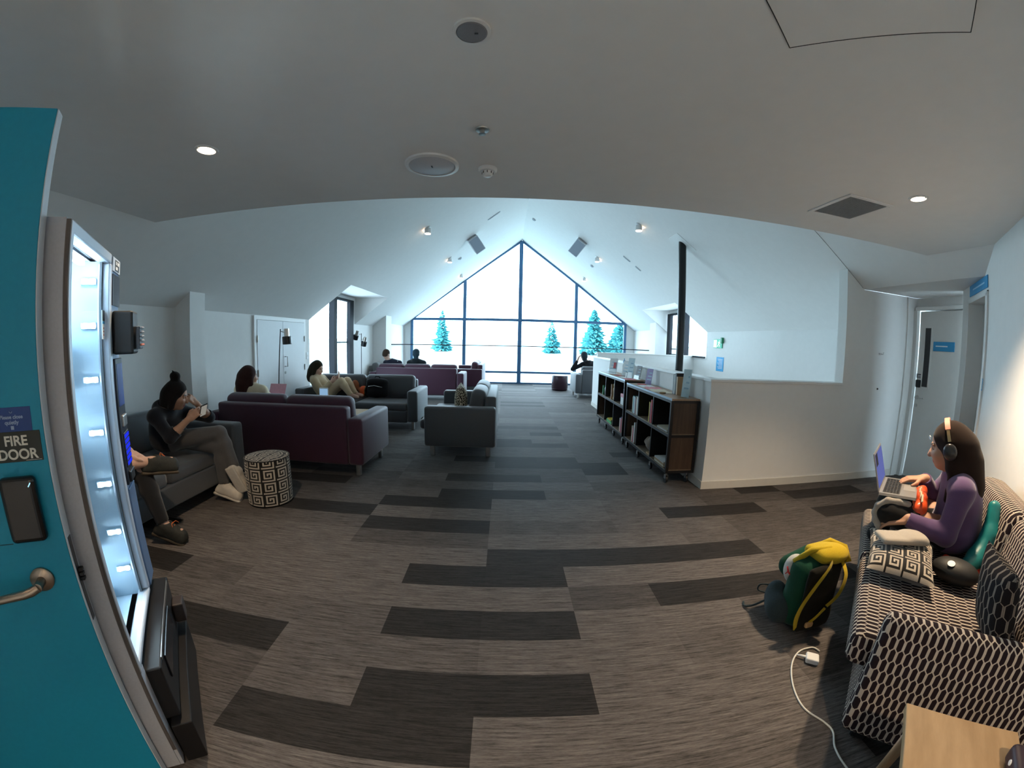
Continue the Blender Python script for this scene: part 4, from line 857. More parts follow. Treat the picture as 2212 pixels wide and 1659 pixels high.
# headphones
ho = thing('headphones', 'over-ear headphones with coral band and dark cups on the woman in purple', 'headphones')
arc = [hp1(.098 * math.sin(a), -.015 + .0 * a, .028 + .112 * math.cos(a)) for a in np.linspace(-1.62, 1.62, 25)]
def band(i0, i1, w, th):
    q = MB(); vs = []; n = i1 - i0
    for i in range(i0, i1):
        c = arc[i]; o_ = nrm(c - hp1(0, -.015, .028)); f = R1[:, 1]
        for s_, e in ((-1, 0), (1, 0), (1, 1), (-1, 1)): vs.append(c + f * s_ * w + o_ * th * e)
    fs = []
    for i in range(n - 1):
        for k in range(4): fs.append((i * 4 + k, i * 4 + (k + 1) % 4, (i + 1) * 4 + (k + 1) % 4, (i + 1) * 4 + k))
    fs += [(0, 1, 2, 3), ((n - 1) * 4, (n - 1) * 4 + 1, (n - 1) * 4 + 2, (n - 1) * 4 + 3)]; return q.add(vs, fs)
band(5, 20, .013, .010).obj('headband', mat('coral_band', (.70, .25, .18), .55), ho, True, 40)
band(1, 6, .008, .008).obj('slider', mat('gold_metal', (.6, .42, .22), .3, .9), ho, True, 40); band(19, 24, .008, .008).obj('slider', mat('gold_metal', (.6, .42, .22), .3, .9), ho, True, 40)
for s_ in (-1, 1):
    sculpt('ear_cup', [ell(hp1(s_ * .119, -.012, -.012), (.020, .036, .044), R1, .01)], .006, mat('headphone_black', (.02, .02, .022), .3, 0, .5), ho)
    sculpt('ear_pad', [ell(hp1(s_ * .106, -.012, -.012), (.014, .034, .042), R1, .01)], .006, mat('headphone_pad', (.012, .012, .012), .7), ho)
# laptop on her lap
lo = thing('laptop', 'silver laptop with a bluish screen on the lap of the woman in purple', 'laptop')
a, b, c, d = US(2.46, -.195, .733), US(2.46, -.385, .738), US(2.80, -.430, .742), US(2.80, -.240, .737)
m_alu = mat('aluminium', (.52, .50, .48), .35, .85, .5, .03, 60); nl = nrm(np.cross(b - a, d - a)); nl = nl if nl[2] > 0 else -nl
def lerp2(s_, t_): return lerp(lerp(a, d, s_), lerp(b, c, s_), t_)
q = MB(); q.prism([a, b, c, d], nl * .014); q.obj('laptop_base', m_alu, lo)
q = MB(); q.prism([lerp2(.06, .08), lerp2(.06, .55), lerp2(.94, .55), lerp2(.94, .08)], nl * .0006); q.v = [tuple(np.array(v) + nl * .0142) for v in q.v]; kb = q.obj('key_bed', mat('key_bed', (.05, .05, .052), .6), lo)
q = MB()
for r_ in range(5):
    for k in range(12):
        s0, t0 = .075 + .0715 * k, .10 + .088 * r_; pp = [lerp2(s0, t0), lerp2(s0, t0 + .07), lerp2(s0 + .058, t0 + .07), lerp2(s0 + .058, t0)]; q.prism([np.array(v) + nl * .0148 for v in pp], nl * .0012)
q.obj('keys', m_black, kb)
q = MB(); q.prism([np.array(v) + nl * .0142 for v in (lerp2(.33, .62), lerp2(.33, .95), lerp2(.67, .95), lerp2(.67, .62))], nl * .0005); q.obj('trackpad', mat('trackpad_grey', (.42, .41, .40), .4, .6), lo)
up_ = nrm(zz3 * .955 + w3 * .29); q = MB(); h_ = .205; A_, D_ = a + nl * .014, d + nl * .014; nn = nrm(np.cross(up_, D_ - A_)); nn = nn if np.dot(nn, w3) > 0 else -nn
q.prism([A_, D_, D_ + up_ * h_, A_ + up_ * h_], nn * .006); sc_ = q.obj('laptop_lid', m_alu, lo)
q = MB(); e1 = nrm(D_ - A_); q.quad(*[p - nn * .0012 for p in (A_ + e1 * .012 + up_ * .016, D_ - e1 * .012 + up_ * .016, D_ - e1 * .012 + up_ * (h_ - .01), A_ + e1 * .012 + up_ * (h_ - .01))]); q.obj('screen', emit('laptop_screen', (.22, .26, .72), .55), sc_)
q = MB(); q.quad(*[p - nn * .002 for p in (A_ + e1 * .012 + up_ * .13, A_ + e1 * .10 + up_ * .13, A_ + e1 * .10 + up_ * (h_ - .01), A_ + e1 * .012 + up_ * (h_ - .01))]); q.obj('screen_dark_image', emit('screen_dark', (.10, .09, .10), .5), sc_)  # dark rectangle in an upper corner of the screen
# orange pouch with pale zigzag trim between her and the laptop
oo = sculpt('snack_bag', [rbx(US(2.60, -.43, .705), (.075, .03, .050), np.stack([u3, w3, zz3], 1), .02, .01), ell(US(2.50, -.42, .685), (.05, .035, .045), None, .03), ell(US(2.66, -.44, .735), (.04, .02, .04), None, .03)], .007, mat('orange_foil', (.72, .085, .02), .35, 0, .5, .25, 60, .4)); tag(oo, 'crumpled orange bag between the laptop and the woman in purple', 'bag')
q = MB(); zz_ = [US(2.46 + .028 * k, -.418, .748 + (.018 if k % 2 else -.010)) for k in range(8)]; q.tube(zz_, .006, 5); q.obj('zigzag_trim', mat('trim_cream', (.66, .58, .40), .6), oo)
# teal jacket with red lining behind her back
jk = sculpt('jacket', [cap(US(2.53, -.80, .76), US(2.47, -.80, .63), .032, .046, .03), cap(US(2.47, -.80, .63), US(2.40, -.745, .525), .046, .050, .03), cap(US(2.40, -.745, .525), US(2.29, -.66, .49), .050, .036, .03)] + [half(US(2.4, -.6, .452), (0, 0, -1))], .007, mat('teal_nylon', (.008, .19, .20), .4, 0, .5, .2, 30, .3)); tag(jk, 'teal puffy jacket bunched behind the back of the woman in purple', 'jacket')
sculpt('lining', [cap(US(2.44, -0.605, .475), US(2.30, -0.685, .473), .022, .026, .02), cap(US(2.30, -0.685, .475), US(2.36, -0.765, .48), .026, .02, .02)], .007, mat('red_lining', (.68, .06, .03), .5, 0, .4, .2, 40), jk)
# round dark case and light pouch by the cushion
co2 = sculpt('headphone_case', [ell(US(2.21, -.61, .515), (.085, .115, .058), np.stack([nrm(u3 * .9 - w3 * .45), nrm(w3 * .9 + u3 * .45), zz3], 1), .01)], .006, mat('case_black', (.014, .014, .014), .55, 0, .4, .2, 50)); tag(co2, 'oval black zipped case standing beside the Greek-key cushion on the sofa', 'case')
MB().lathe([(.0, 0), (.018, 0), (.018, .002), (.0, .003)], 16, mtx=Matrix.Translation(Vector(US(2.17, -.57, .563))) @ Vector(tuple(zz3 * .85 - u3 * .4 + w3 * .2)).to_track_quat('Z', 'Y').to_matrix().to_4x4()).obj('round_badge', m_whitep, co2)
pu = sculpt('pouch', [rbx(US(2.27, -.335, .597), (.062, .125, .016), np.stack([nrm(u3 * .85 + w3 * .4), nrm(-w3 * .9 + u3 * .42), zz3], 1), .015, .01), ell(US(2.30, -.39, .609), (.05, .06, .014), None, .03)], .006, fabric('grey_felt', (.40, .36, .31))); tag(pu, 'soft light grey pouch lying on top of the Greek-key cushion', 'pouch')

# ---- woman in black with phone on the left sofa
X3, Y3 = np.array([1., 0, 0]), np.array([0, 1., 0])
J2 = dict(head=(-2.86, 2.845, .955), f=(.86, .42, -.34), neck=(-2.96, 2.81, .825), chest=(-3.03, 2.835, .69), pel=(-3.03, 2.85, .55), shL=(-2.98, 2.99, .785), shR=(-2.95, 2.66, .795), elR=(-2.80, 2.665, .625), wrR=(-2.685, 2.775, .76), elL=(-2.76, 3.13, .715), wrL=(-2.765, 2.985, .865),
          hipL=(-2.97, 2.94, .545), hipR=(-2.96, 2.77, .555), knL=(-2.535, 2.99, .475), anL=(-2.525, 2.965, .13), toeL=(-2.40, 2.99, .085), knR=(-2.545, 3.0, .605), anR=(-2.415, 3.02, .27), toeR=(-2.375, 3.05, .15),
          hR=dict(d=(.55, .55, .55), back=(.45, -.8, .2), thumb=(-.3, 0, 1), curl=.55, grip=.3), hL=dict(d=(-.15, -.62, .55), back=(.9, .1, .3), thumb=(.1, -.5, .8), curl=.7, grip=.2))
person('woman in black hoodie with a topknot holding a phone, legs crossed, on the left sofa', J2, .0055, m_skinB, fabric('black_hoodie', (.014, .015, .020)), fabric('grey_denim', (.10, .095, .095), .3, 200), hairmat('black_hair', (.014, .010, .009)), (mat('white_leather', (.66, .60, .52), .5), mat('shoe_sole_white', (.60, .55, .48), .6), mat('white_laces', (.7, .66, .6), .7)), sleeve=(.12, .25), top_name='hoodie', lift=.014, cuff=(.86, .86), hood=True, hairfn=long_hair(bun=True))
po = thing('phone', 'phone held up by the woman in the black hoodie', 'phone', (-2.585, 2.865, .845), rot=(math.radians(35), math.radians(-12), math.radians(75)))
MB().box((0, 0, 0), (.068, .008, .135), .004).obj('phone_body', m_black, po); q = MB(); q.quad((-.03, -.0045, -.06), (.03, -.0045, -.06), (.03, -.0045, .06), (-.03, -.0045, .06)); q.obj('phone_screen', emit('phone_screen', (.5, .48, .42), .5), po)
# ---- person mostly hidden by the vending machine
J3 = dict(head=(-2.93, 1.93, 1.02), f=(.9, .2, -.3), neck=(-3.0, 1.93, .87), chest=(-3.05, 1.93, .72), pel=(-3.06, 1.95, .555), shL=(-3.0, 2.10, .83), shR=(-2.98, 1.76, .83), elL=(-2.84, 2.16, .66), wrL=(-2.63, 2.10, .68), elR=(-2.78, 1.76, .68), wrR=(-2.54, 1.99, .685),
          hipL=(-2.98, 2.04, .55), hipR=(-2.98, 1.86, .555), knL=(-2.535, 2.11, .515), anL=(-2.43, 2.13, .13), toeL=(-2.31, 2.16, .085), knR=(-2.63, 1.78, .66), anR=(-2.475, 2.15, .605), toeR=(-2.40, 2.265, .585), shoeupR=(-2.52, 2.10, 1.1),
          hR=dict(d=(.1, .95, -.1), back=(.3, 0, .95), thumb=(1, 0, 0), curl=.4), hL=dict(d=(.7, -.4, -.1), back=(0, .2, 1), thumb=(.5, .6, 0), curl=.4))
person('person in dark clothes and trail shoes half hidden by the vending machine, ankle on knee', J3, .007, m_skinA, fabric('dark_teal_top', (.02, .03, .035)), fabric('charcoal_trousers', (.016, .016, .018)), hairmat('brown_hair', (.05, .03, .02)), (mat('trail_shoe', (.028, .028, .024), .7, 0, .3, .5, 60), mat('trail_sole', (.055, .04, .025), .6, 0, .3, .6, 30), mat('orange_laces', (.62, .14, .03), .6)), sleeve=(.5, .5), cuff=(.88, .12), hairfn=short_hair)
# ---- woman seen from behind on the nearest plum sofa
J4 = dict(head=(-3.05, 4.30, .985), f=(.55, .83, -.1), neck=(-3.06, 4.30, .855), chest=(-3.06, 4.32, .72), pel=(-3.04, 4.33, .55), shL=(-3.22, 4.32, .81), shR=(-2.88, 4.31, .81), elL=(-3.07, 4.48, .62), elR=(-2.83, 4.50, .60), wrL=(-3.06, 4.66, .66), wrR=(-2.86, 4.68, .66),
          hipL=(-3.10, 4.40, .545), hipR=(-2.93, 4.40, .545), knL=(-3.10, 4.80, .53), knR=(-2.90, 4.80, .53), anL=(-3.10, 4.82, .12), anR=(-2.88, 4.82, .12), toeL=(-3.10, 4.94, .085), toeR=(-2.88, 4.94, .085))
person('woman with long auburn hair seen from behind on the nearest plum sofa', J4, .009, m_skinB, fabric('cream_top', (.80, .68, .48)), fabric('dark_jeans', (.03, .035, .05)), hairmat('auburn_hair', (.040, .016, .013)), (m_whitep, m_whitep, m_whitep), lift=.014, shift=(-.07, 0, 0), hands=False, hairfn=long_hair(.10))
po = thing('notebook_computer', 'pink laptop lid in front of the woman on the nearest plum sofa', 'laptop', (-3.10, 4.76, .64)); MB().box((0, 0, .008), (.25, .17, .014), .005).obj('laptop_base', mat('pink_case', (.66, .33, .40), .45), po)
q = MB(); q.box((0, .085 + .045, .11), (.25, .010, .19), .004, rot=(math.radians(-24), 0, 0)); q.obj('laptop_lid', mat('pink_case', (.66, .33, .40), .45), po)
# ---- woman in tan coat with her feet up
J5 = dict(head=(-3.19, 6.37, .952), f=(.93, -.12, -.32), neck=(-3.21, 6.39, .80), chest=(-3.17, 6.40, .67), pel=(-3.08, 6.41, .565), shL=(-3.20, 6.57, .755), shR=(-3.19, 6.22, .755), elL=(-3.02, 6.60, .60), elR=(-3.03, 6.20, .575), wrL=(-2.90, 6.42, .745), wrR=(-2.90, 6.27, .735),
          hipL=(-3.0, 6.50, .56), hipR=(-3.0, 6.33, .56), knL=(-2.70, 6.49, .735), knR=(-2.74, 6.33, .74), anL=(-2.56, 6.50, .51), anR=(-2.58, 6.34, .51), toeL=(-2.44, 6.51, .485), toeR=(-2.46, 6.34, .485),
          hL=dict(d=(.8, -.3, .5), back=(.3, .8, .3), thumb=(-.2, -.3, 1), curl=.5, grip=.2), hR=dict(d=(.75, .35, .5), back=(.3, -.9, .1), thumb=(-.2, .2, 1), curl=.5, grip=.2))
person('woman in tan coat with raised knees looking at her phone on the charcoal sofa', J5, .008, m_skinA, fabric('tan_coat', (.50, .385, .24)), fabric('sand_trousers', (.64, .49, .32)), hairmat('olive_brown_hair', (.028, .022, .012)), None, sleeve=(.93, .93), top_name='coat', hood=True, bulk=1.08, shift=(0, -.075, 0), hairfn=long_hair(.14))
po = thing('phone', 'pinkish phone held by the woman in the tan coat', 'phone', (-2.79, 6.27, .84), rot=(math.radians(-10), math.radians(25), math.radians(90))); MB().box((0, 0, 0), (.07, .009, .14), .004).obj('phone_body', mat('pink_phone', (.45, .25, .24), .4), po); q = MB(); q.quad((-.03, -.005, -.06), (.03, -.005, -.06), (.03, -.005, .06), (-.03, -.005, .06)); q.obj('phone_screen', emit('phone_screen', (.5, .48, .42), .5), po)
bo = sculpt('shoulder_bag', [ell((-2.60, 6.535, .64), (.07, .05, .10), None, .04), ell((-2.44, 6.52, .55), (.10, .07, .09), None, .04), half((-2.6, 6.6, .447), (0, 0, -1))], .009, [mat('rust_cloth', (.28, .09, .04), .8, 0, .2, .4, 20), mat('orange_red_cloth', (.62, .10, .03), .8, 0, .2, .3, 20), mat('green_cloth', (.07, .10, .03), .8, 0, .2, .3, 20)], None, [(1, lambda C: C[:, 0] > -2.49), (2, lambda C: (C[:, 0] > -2.41))]); tag(bo, 'rust, orange and green cloth bag behind the feet of the woman in the tan coat', 'bag')
bo = thing('backpack', 'black backpack leaning on the seat back of the charcoal sofa', 'bag', (-2.16, 6.435, .455)); m_bp = fabric('black_nylon', (.010, .010, .011), .2, 150, .05)
sculpt('bag_body', [rbx((0, 0, .165), (.19, .085, .155), None, .07, .03), ell((0, -.07, .10), (.14, .055, .09), None, .03), ell((-.04, 0, .27), (.13, .08, .06), None, .05), half((0, 0, .003), (0, 0, -1))], .010, m_bp, bo)
MB().tube([(-.06, .02, .315), (-.04, .02, .36), (.02, .02, .36), (.05, .02, .31)], .009, 8).obj('carry_handle', m_bp, bo, True); MB().tube([(-.13, -.10, .2), (-.02, -.125, .22), (.11, -.10, .19)], .005, 6).obj('zip', mat('bright_zip', (.5, .5, .5), .3, .8), bo, True)
MB().tube([(-.12, .06, .29), (-.17, -.03, .26), (-.2, -.05, .12), (-.17, -.02, .02)], .016, 8).obj('strap', m_bp, bo, True)
# ---- two people on the long plum sofa, one in the armchair
def seated(x, y, hx, f, z=1.065):
    return dict(head=(hx, y - .03, z), f=f, neck=((x + hx) / 2, y - .03, z - .155), chest=(x, y - .02, .76), pel=(x, y, .58), shL=(x - .18, y - .01, z - .215), shR=(x + .18, y - .01, z - .215), elL=(x - .20, y + .14, .66), elR=(x + .20, y + .14, .66), wrL=(x - .10, y + .32, .66), wrR=(x + .10, y + .32, .66), hipL=(x - .09, y + .07, .575), hipR=(x + .09, y + .07, .575), knL=(x - .11, y + .47, .545), knR=(x + .11, y + .47, .545), anL=(x - .11, y + .49, .12), anR=(x + .11, y + .49, .12), toeL=(x - .11, y + .6, .085), toeR=(x + .11, y + .6, .085))
SH = (m_black, m_black, m_black)
p6, h6, R6 = person('man with short brown hair at the left end of the long plum sofa', seated(-2.84, 9.66, -2.99, (.45, .85, -.25)), .011, m_skinA, fabric('navy_top', (.018, .020, .035)), fabric('dark_jeans', (.03, .035, .05)), hairmat('brown_hair', (.05, .03, .02)), SH, hands=False, hairfn=short_hair)
q = MB(); q.tube([(-2.70, 9.595, .905), (-2.665, 9.60, .875), (-2.645, 9.63, .80)], .009, 6); q.obj('shoulder_stripe', m_whitep, p6)
person('person in dark hooded jacket and knitted hat at the middle of the long plum sofa', seated(-2.22, 9.66, -2.225, (-.15, 1, -.05), 1.075), .011, m_skinB, fabric('dark_jacket', (.012, .017, .020)), fabric('dark_jeans', (.03, .035, .05)), fabric('blue_grey_knit', (.02, .04, .055)), SH, hands=False, hood=True, bulk=1.1, hairfn=lambda hp, R: beanie(hp, R) + [cap(hp(0, -.06, -.02), hp(0, -.07, -.08), .07, .06, .04)])
J8 = seated(2.28, 10.50, 2.10, (-.1, 1, -.1), 1.075); J8.update(elL=(1.80, 10.50, .73), wrL=(1.925, 10.46, .975), shL=(2.06, 10.47, .86), shR=(2.43, 10.47, .885), elR=(2.70, 10.47, .905), wrR=(2.86, 10.45, .885), neck=(2.2, 10.46, .92),
    hL=dict(d=(.35, 0, .9), back=(-.9, -.3, .1), thumb=(0, .9, .2), curl=.4), hR=dict(d=(.75, -.1, -.6), back=(.5, 0, .8), thumb=(0, .9, 0), curl=.3))
person('person in dark clothes resting head on hand in the armchair by the stair wall', J8, .010, m_skinB, fabric('black_sweatshirt', (.012, .012, .014)), fabric('dark_jeans', (.03, .035, .05)), fabric('blue_grey_hair', (.016, .022, .03)), SH, sleeve=(.9, .10), hood=True, hairfn=lambda hp, R: beanie(hp, R) + [cap(hp(0, -.06, -.02), hp(0, -.07, -.08), .07, .06, .04)])
# ================================================================== teal fire door held open at the left
Fd = np.array([-1.104, .622])
d1 = bpy.data.objects.new('door_1', None); COL.objects.link(d1); d1['kind'] = 'structure'; d1.location = (Fd[0], Fd[1], 0); d1.rotation_euler = (0, 0, math.atan2(-nV[1], -nV[0]))
# local x runs from the free edge back to the hinge, local y is into the door's thickness (away from the camera side is -y)
m_teal = mat('teal_door_paint', (.010, .27, .44), .5, 0, .35, .07, 60)
YS = -1                                            # thickness direction
MB().span((.0, YS * .042 if YS < 0 else 0, .008), (.84, 0 if YS < 0 else .042, 2.02), .0015).obj('door_leaf', m_teal, d1)
m_edge = mat('door_edge_white', (.62, .66, .70), .5, 0, .3, .03)
MB().span((-.003, -.0405, .01), (-.0004, -.0015, 2.018)).obj('edge_lipping', m_edge, d1)
fy = .0004                                         # the visible face is y=0, things stand off towards +y
def onface(lo, hi, r=0., seg=2): return MB().span((lo[0], fy, lo[1]), (hi[0], fy + lo[2], hi[1]), r, seg)
def face_text(txt, size, a, z, bold=0., y=.0022):
    v, f = text_mesh(txt, size, .0003, 'CENTER', bold); q = MB(); q.add([(a - p.x, y - 0 + p.z, z + p.y) for p in v], f); return q
sg = MB().span((.010, fy, 1.166), (.150, fy + .0015, 1.240), .0007, 1).obj('fire_sign', mat('sign_black', (.012, .016, .014), .4), d1)
m_let = mat('sign_lettering', (.74, .72, .66), .5)
for tx, z, a, sz in (('FIRE', 1.2165, .0745, .0335), ('DOOR', 1.1835, .0740, .0345)): face_text(tx, sz, a, z, .0009, fy + .0016).obj('lettering', m_let, sg)
MB().span((.014, fy + .0015, 1.1685), (.055, fy + .0017, 1.1695)).obj('small_print', m_let, sg)
sg = MB().span((.027, fy, 1.239), (.150, fy + .001, 1.298), .0004, 1).obj('blue_notice', mat('notice_blue', (.012, .05, .22), .45), d1)
m_nt = mat('notice_text', (.33, .42, .62), .5)
for tx, z, sz in (('Please close', 1.2745, .0125), ('quietly', 1.2615, .0135)): face_text(tx, sz, .078, z, .0003, fy + .0012).obj('lettering', m_nt, sg)
q = MB(); q.span((.0735, fy + .0011, 1.2445), (.0815, fy + .0013, 1.2535)); q.tube([(.0775 + .0035 * math.cos(t_), fy + .0012, 1.288 + .0035 * math.sin(t_)) for t_ in np.linspace(PI, 2 * PI, 9)], .0006, 5); q.obj('notice_icon', m_nt, sg)
rd = MB().span((.036, fy, .967), (.131, fy + .030, 1.134), .013, 4).obj('card_reader', mat('reader_black', (.006, .006, .008), .22, 0, .5), d1)
q = MB(); q.span((.0345, fy + .0, .0), (.0346, fy + .001, .001)); 
MB().box((.048, fy + .030, 1.115), (.0025, .001, .012), 0, 1, (0, math.radians(-35), 0)).obj('status_light', emit('cool_led', (.35, .7, .9), 1.5), rd)
hd = MB(); mh = Matrix.Translation((.090, fy, .855)) @ Matrix.Rotation(-PI / 2, 4, 'X')
hd.lathe([(.0, 0), (.033, 0), (.033, .006), (.028, .010), (.013, .013), (.012, .05), (.0, .052)], 28, mtx=mh); hd.tube([(.090, fy + .048, .855), (.105, fy + .056, .850), (.125, fy + .058, .846), (.235, fy + .054, .832)], [.012, .0125, .012, .0105], 12)
hd.obj('door_handle', mat('satin_bronze_steel', (.40, .33, .27), .32, 1., .5, .06, 60), d1, True, 40)
MB().span((.140, fy, .958), (.84, fy + .0008, .9605)).obj('face_seam', mat('seam_dark', (.003, .06, .09), .6), d1)
MB().span((-.0045, -.032, .705), (-.003, -.010, .955)).obj('latch_plate', mat('latch_plate_steel', (.10, .10, .11), .35, .9), d1)
q = MB()
for z in (.858, .845, .831): q.span((-.017, -.030, z - .005), (-.0045, -.014, z + .005), .002)
q.obj('latch', m_blacksat, d1)

# ================================================================== vending machine
Av = np.array([-1.101, .697]); Av = Av + nV * .0134; vm = thing('vending_machine', 'glass-fronted snack vending machine lit blue inside, behind the open teal door', 'vending machine', (Av[0], Av[1], 0), math.atan2(uV[1], uV[0]))
VW, VD, VH, ZB = .655, .80, 1.757, .455           # local x along the front, local y into the cabinet
m_cab = mat('cabinet_dark_grey', (.48, .49, .54), .55, .1, .4, .1, 120, .05); m_int = mat('cabinet_interior', (.62, .78, .90), .45, 0, .4, .03, 10)
m_alu2 = mat('front_frame_aluminium', (.62, .67, .74), .4, .3, .5, .03, 40)
q = MB(); q.span((0, .0138, ZB - .02), (.012, VD, VH)); q.span((VW - .012, .07, .02), (VW, VD, VH)); q.span((.012, VD - .012, .02), (VW - .012, VD, VH)); q.span((.012, .07, VH - .02), (VW - .012, VD - .012, VH)); q.span((0, .0138, .02), (.012, VD, ZB - .02)); q.obj('cabinet', m_cab, vm)
q = MB(); q.span((-.001, .001, .10), (.012, .0132, VH - .004)); q.obj('door_side', wood('streaked_steel', (.045, .038, .036), (.16, .14, .135), (60, 60, 1.2), .5), vm)
q = MB(); q.quad((.014, .075, ZB), (.50, .075, ZB), (.50, .42, ZB), (.014, .42, ZB)); q.quad((.014, .42, ZB), (.50, .42, ZB), (.50, .42, VH - .03), (.014, .42, VH - .03)); q.quad((.50, .03, ZB), (.50, .42, ZB), (.50, .42, VH - .03), (.50, .03, VH - .03)); q.quad((.014, .075, VH - .03), (.50, .075, VH - .03), (.50, .42, VH - .03), (.014, .42, VH - .03)); q.quad((.014, .075, ZB), (.014, .42, ZB), (.014, .42, VH - .03), (.014, .075, VH - .03)); q.obj('interior', m_int, vm)
fr2 = MB(); fr2.span((.003, -.002, ZB), (.026, .045, VH - .004), .004, 2); fr2.span((.026, 0, VH - .036), (.505, .045, VH), .006, 2); fr2.span((.026, 0, ZB), (.505, .045, ZB + .022), .006, 2); fr2.span((.485, 0, ZB + .022), (.52, .045, VH - .036), .006, 2); fr2.obj('front_frame', m_alu2, vm)
q = MB(); q.quad((.026, .02, ZB + .022), (.485, .02, ZB + .022), (.485, .02, VH - .036), (.026, .02, VH - .036)); q.obj('glass_pane', glass('vending_glass', (.90, .96, 1.), .06), vm)
q = MB(); q.span((.026, .026, ZB + .022), (.030, .034, VH - .036)); q.span((.470, .026, ZB + .022), (.485, .034, VH - .036)); q.obj('gasket', mat('gasket_grey', (.16, .18, .20), .6), vm)
m_led = emit('cool_white_led', (.72, .92, 1.), 130.)
ZL = (1.655, 1.50, 1.31, 1.12, .927, .736, .58)
for z in ZL:
    b = MB().span((.488, .05, z - .012), (.4995, .105, z + .012), .002, 1).obj('led_strip', m_int, vm)
    for y in (.0605, .091): MB().lathe([(.0, 0), (.0095, 0), (.0095, .002), (.0, .003)], 12, mtx=Matrix.Translation((.488, y, z)) @ Matrix.Rotation(-PI / 2, 4, 'Y')).obj('led', m_led, b)
for z in ZL[1:]:
    s_ = MB(); s_.span((.016, .14, z - .06), (.46, .40, z - .052)); 
    for k in range(5): s_.span((.016 + .09 * k, .14, z - .052), (.020 + .09 * k, .40, z - .02))
    s_.obj('tray', mat('tray_grey', (.42, .50, .58), .4, .3), vm)
    for k in range(4):
        c = MB(); c.tube([(.065 + .09 * k + .026 * math.cos(t_), .15 + .24 * t_ / (12 * PI), z - .018 + .026 * math.sin(t_)) for t_ in np.linspace(0, 12 * PI, 73)], .0015, 4); c.obj('spiral', m_chrome, vm, True)
MB().span((.06, .08, VH - .052), (.44, .10, VH - .034)).obj('top_light', emit('cool_tube', (.70, .9, 1.), 30.), vm)
MB().span((.505, .004, ZB), (VW, .06, VH), .006, 2).obj('control_column', mat('column_blue_grey', (.24, .32, .46), .4, .2), vm)
def ctl(nm, x0, x1, z0, z1, dy, m, r=.003): return MB().span((x0, -dy, z0), (x1, .004, z1), r, 2).obj(nm, m, vm)
c = ctl('top_plate', .525, .65, 1.70, 1.752, .001, m_alu2, .001); MB().span((.560, -.0022, 1.705), (.630, -.001, 1.745)).obj('plate_label', m_black, c)
q = MB(); q.span((.567, -.0028, 1.728), (.585, -.0022, 1.740)); q.span((.595, -.0028, 1.728), (.622, -.0022, 1.740)); q.span((.567, -.0028, 1.710), (.600, -.0022, 1.721)); q.obj('label_print', m_whitep, bpy.data.objects['plate_label'])
ctl('display_window', .53, .648, 1.575, 1.69, .002, mat('display_smoke', (.03, .04, .07), .2, 0, .5), .001)
cr_ = MB().span((.53, -.075, 1.395), (.635, .003, 1.555), .010, 3).obj('payment_terminal', mat('terminal_black', (.010, .010, .011), .5), vm)
q = MB(); q.box((.583, -.088, 1.455), (.07, .016, .085), .004, 2); q.obj('terminal_pad', mat('terminal_pad', (.05, .05, .055), .5), cr_)
for r_ in range(5): MB().span((.55, -.103, 1.425 + .016 * r_), (.615, -.0955, 1.433 + .016 * r_), .002, 1).obj('terminal_key', mat('key_grey' if r_ else 'key_red', (.22, .22, .24) if r_ else (.6, .15, .08), .5), cr_)
ctl('coin_unit', .53, .648, .90, 1.38, .006, mat('coin_unit_dark', (.012, .016, .030), .35, 0, .5), .003)
ctl('blue_panel', .54, .64, 1.20, 1.36, .0075, mat('panel_blue', (.02, .06, .30), .3, 0, .5), .001)
ctl('coin_slot', .56, .625, 1.12, 1.165, .014, m_chrome, .004)
kp = ctl('keypad', .545, .64, .965, 1.10, .010, m_black, .003)
for r_ in range(6):
    for k in range(3): MB().span((.552 + .029 * k, -.0125, .972 + .021 * r_), (.574 + .029 * k, -.0098, .987 + .021 * r_), .001, 1).obj('key', emit('keypad_blue', (.02, .04, .9), .9), kp)
ctl('coin_return', .55, .635, .905, .95, .016, m_blacksat, .006)
ctl('lower_panel', .53, .648, ZB + .01, .885, .003, mat('panel_steel_blue', (.15, .24, .40), .35, .3), .002)
st = MB().span((.445, .017, 1.452), (.478, .0195, 1.552)).obj('price_sticker', m_whitep, vm); MB().span((.445, .0162, 1.515), (.478, .017, 1.552)).obj('sticker_header', m_black, st); MB().span((.445, .0162, 1.505), (.478, .017, 1.514)).obj('sticker_band', m_blue, st)
q = MB(); [q.span((.455, .0162, 1.465 + .012 * k), (.468, .017, 1.468 + .012 * k)) for k in range(3)]; q.obj('sticker_print', mat('cover_red', PAL['red'], .5), st)
q = MB(); q.span((.05, -.052, .20), (VW, .07, .425), .006, 2); fb_ = q.obj('delivery_bin', mat('bin_black', (.010, .010, .012), .4, 0, .5), vm); MB().span((.14, -.058, .30), (.46, -.052, .40), .004, 1).obj('bin_flap', mat('flap_black', (.02, .02, .024), .25, 0, .5), fb_)
MB().span((.10, -.0535, .412), (VW - .04, -.05, .4275)).obj('bin_trim', m_chrome, fb_)
MB().span((.0, .0005, .02), (.05, .0125, ZB)).obj('corner_post', m_cab, vm)
q = MB(); q.span((.02, -.085, .0), (VW, -.01, .19), .005, 2); q.obj('plinth', mat('plinth_black', (.012, .011, .012), .4, 0, .4), vm); MB().span((.56, -.10, .24), (.64, -.053, .33), .006, 2).obj('bin_latch', mat('latch_brown', (.045, .035, .035), .5), vm)
MB().span((.02, .0, 0), (VW - .02, VD - .05, .02)).obj('feet', m_black, vm)

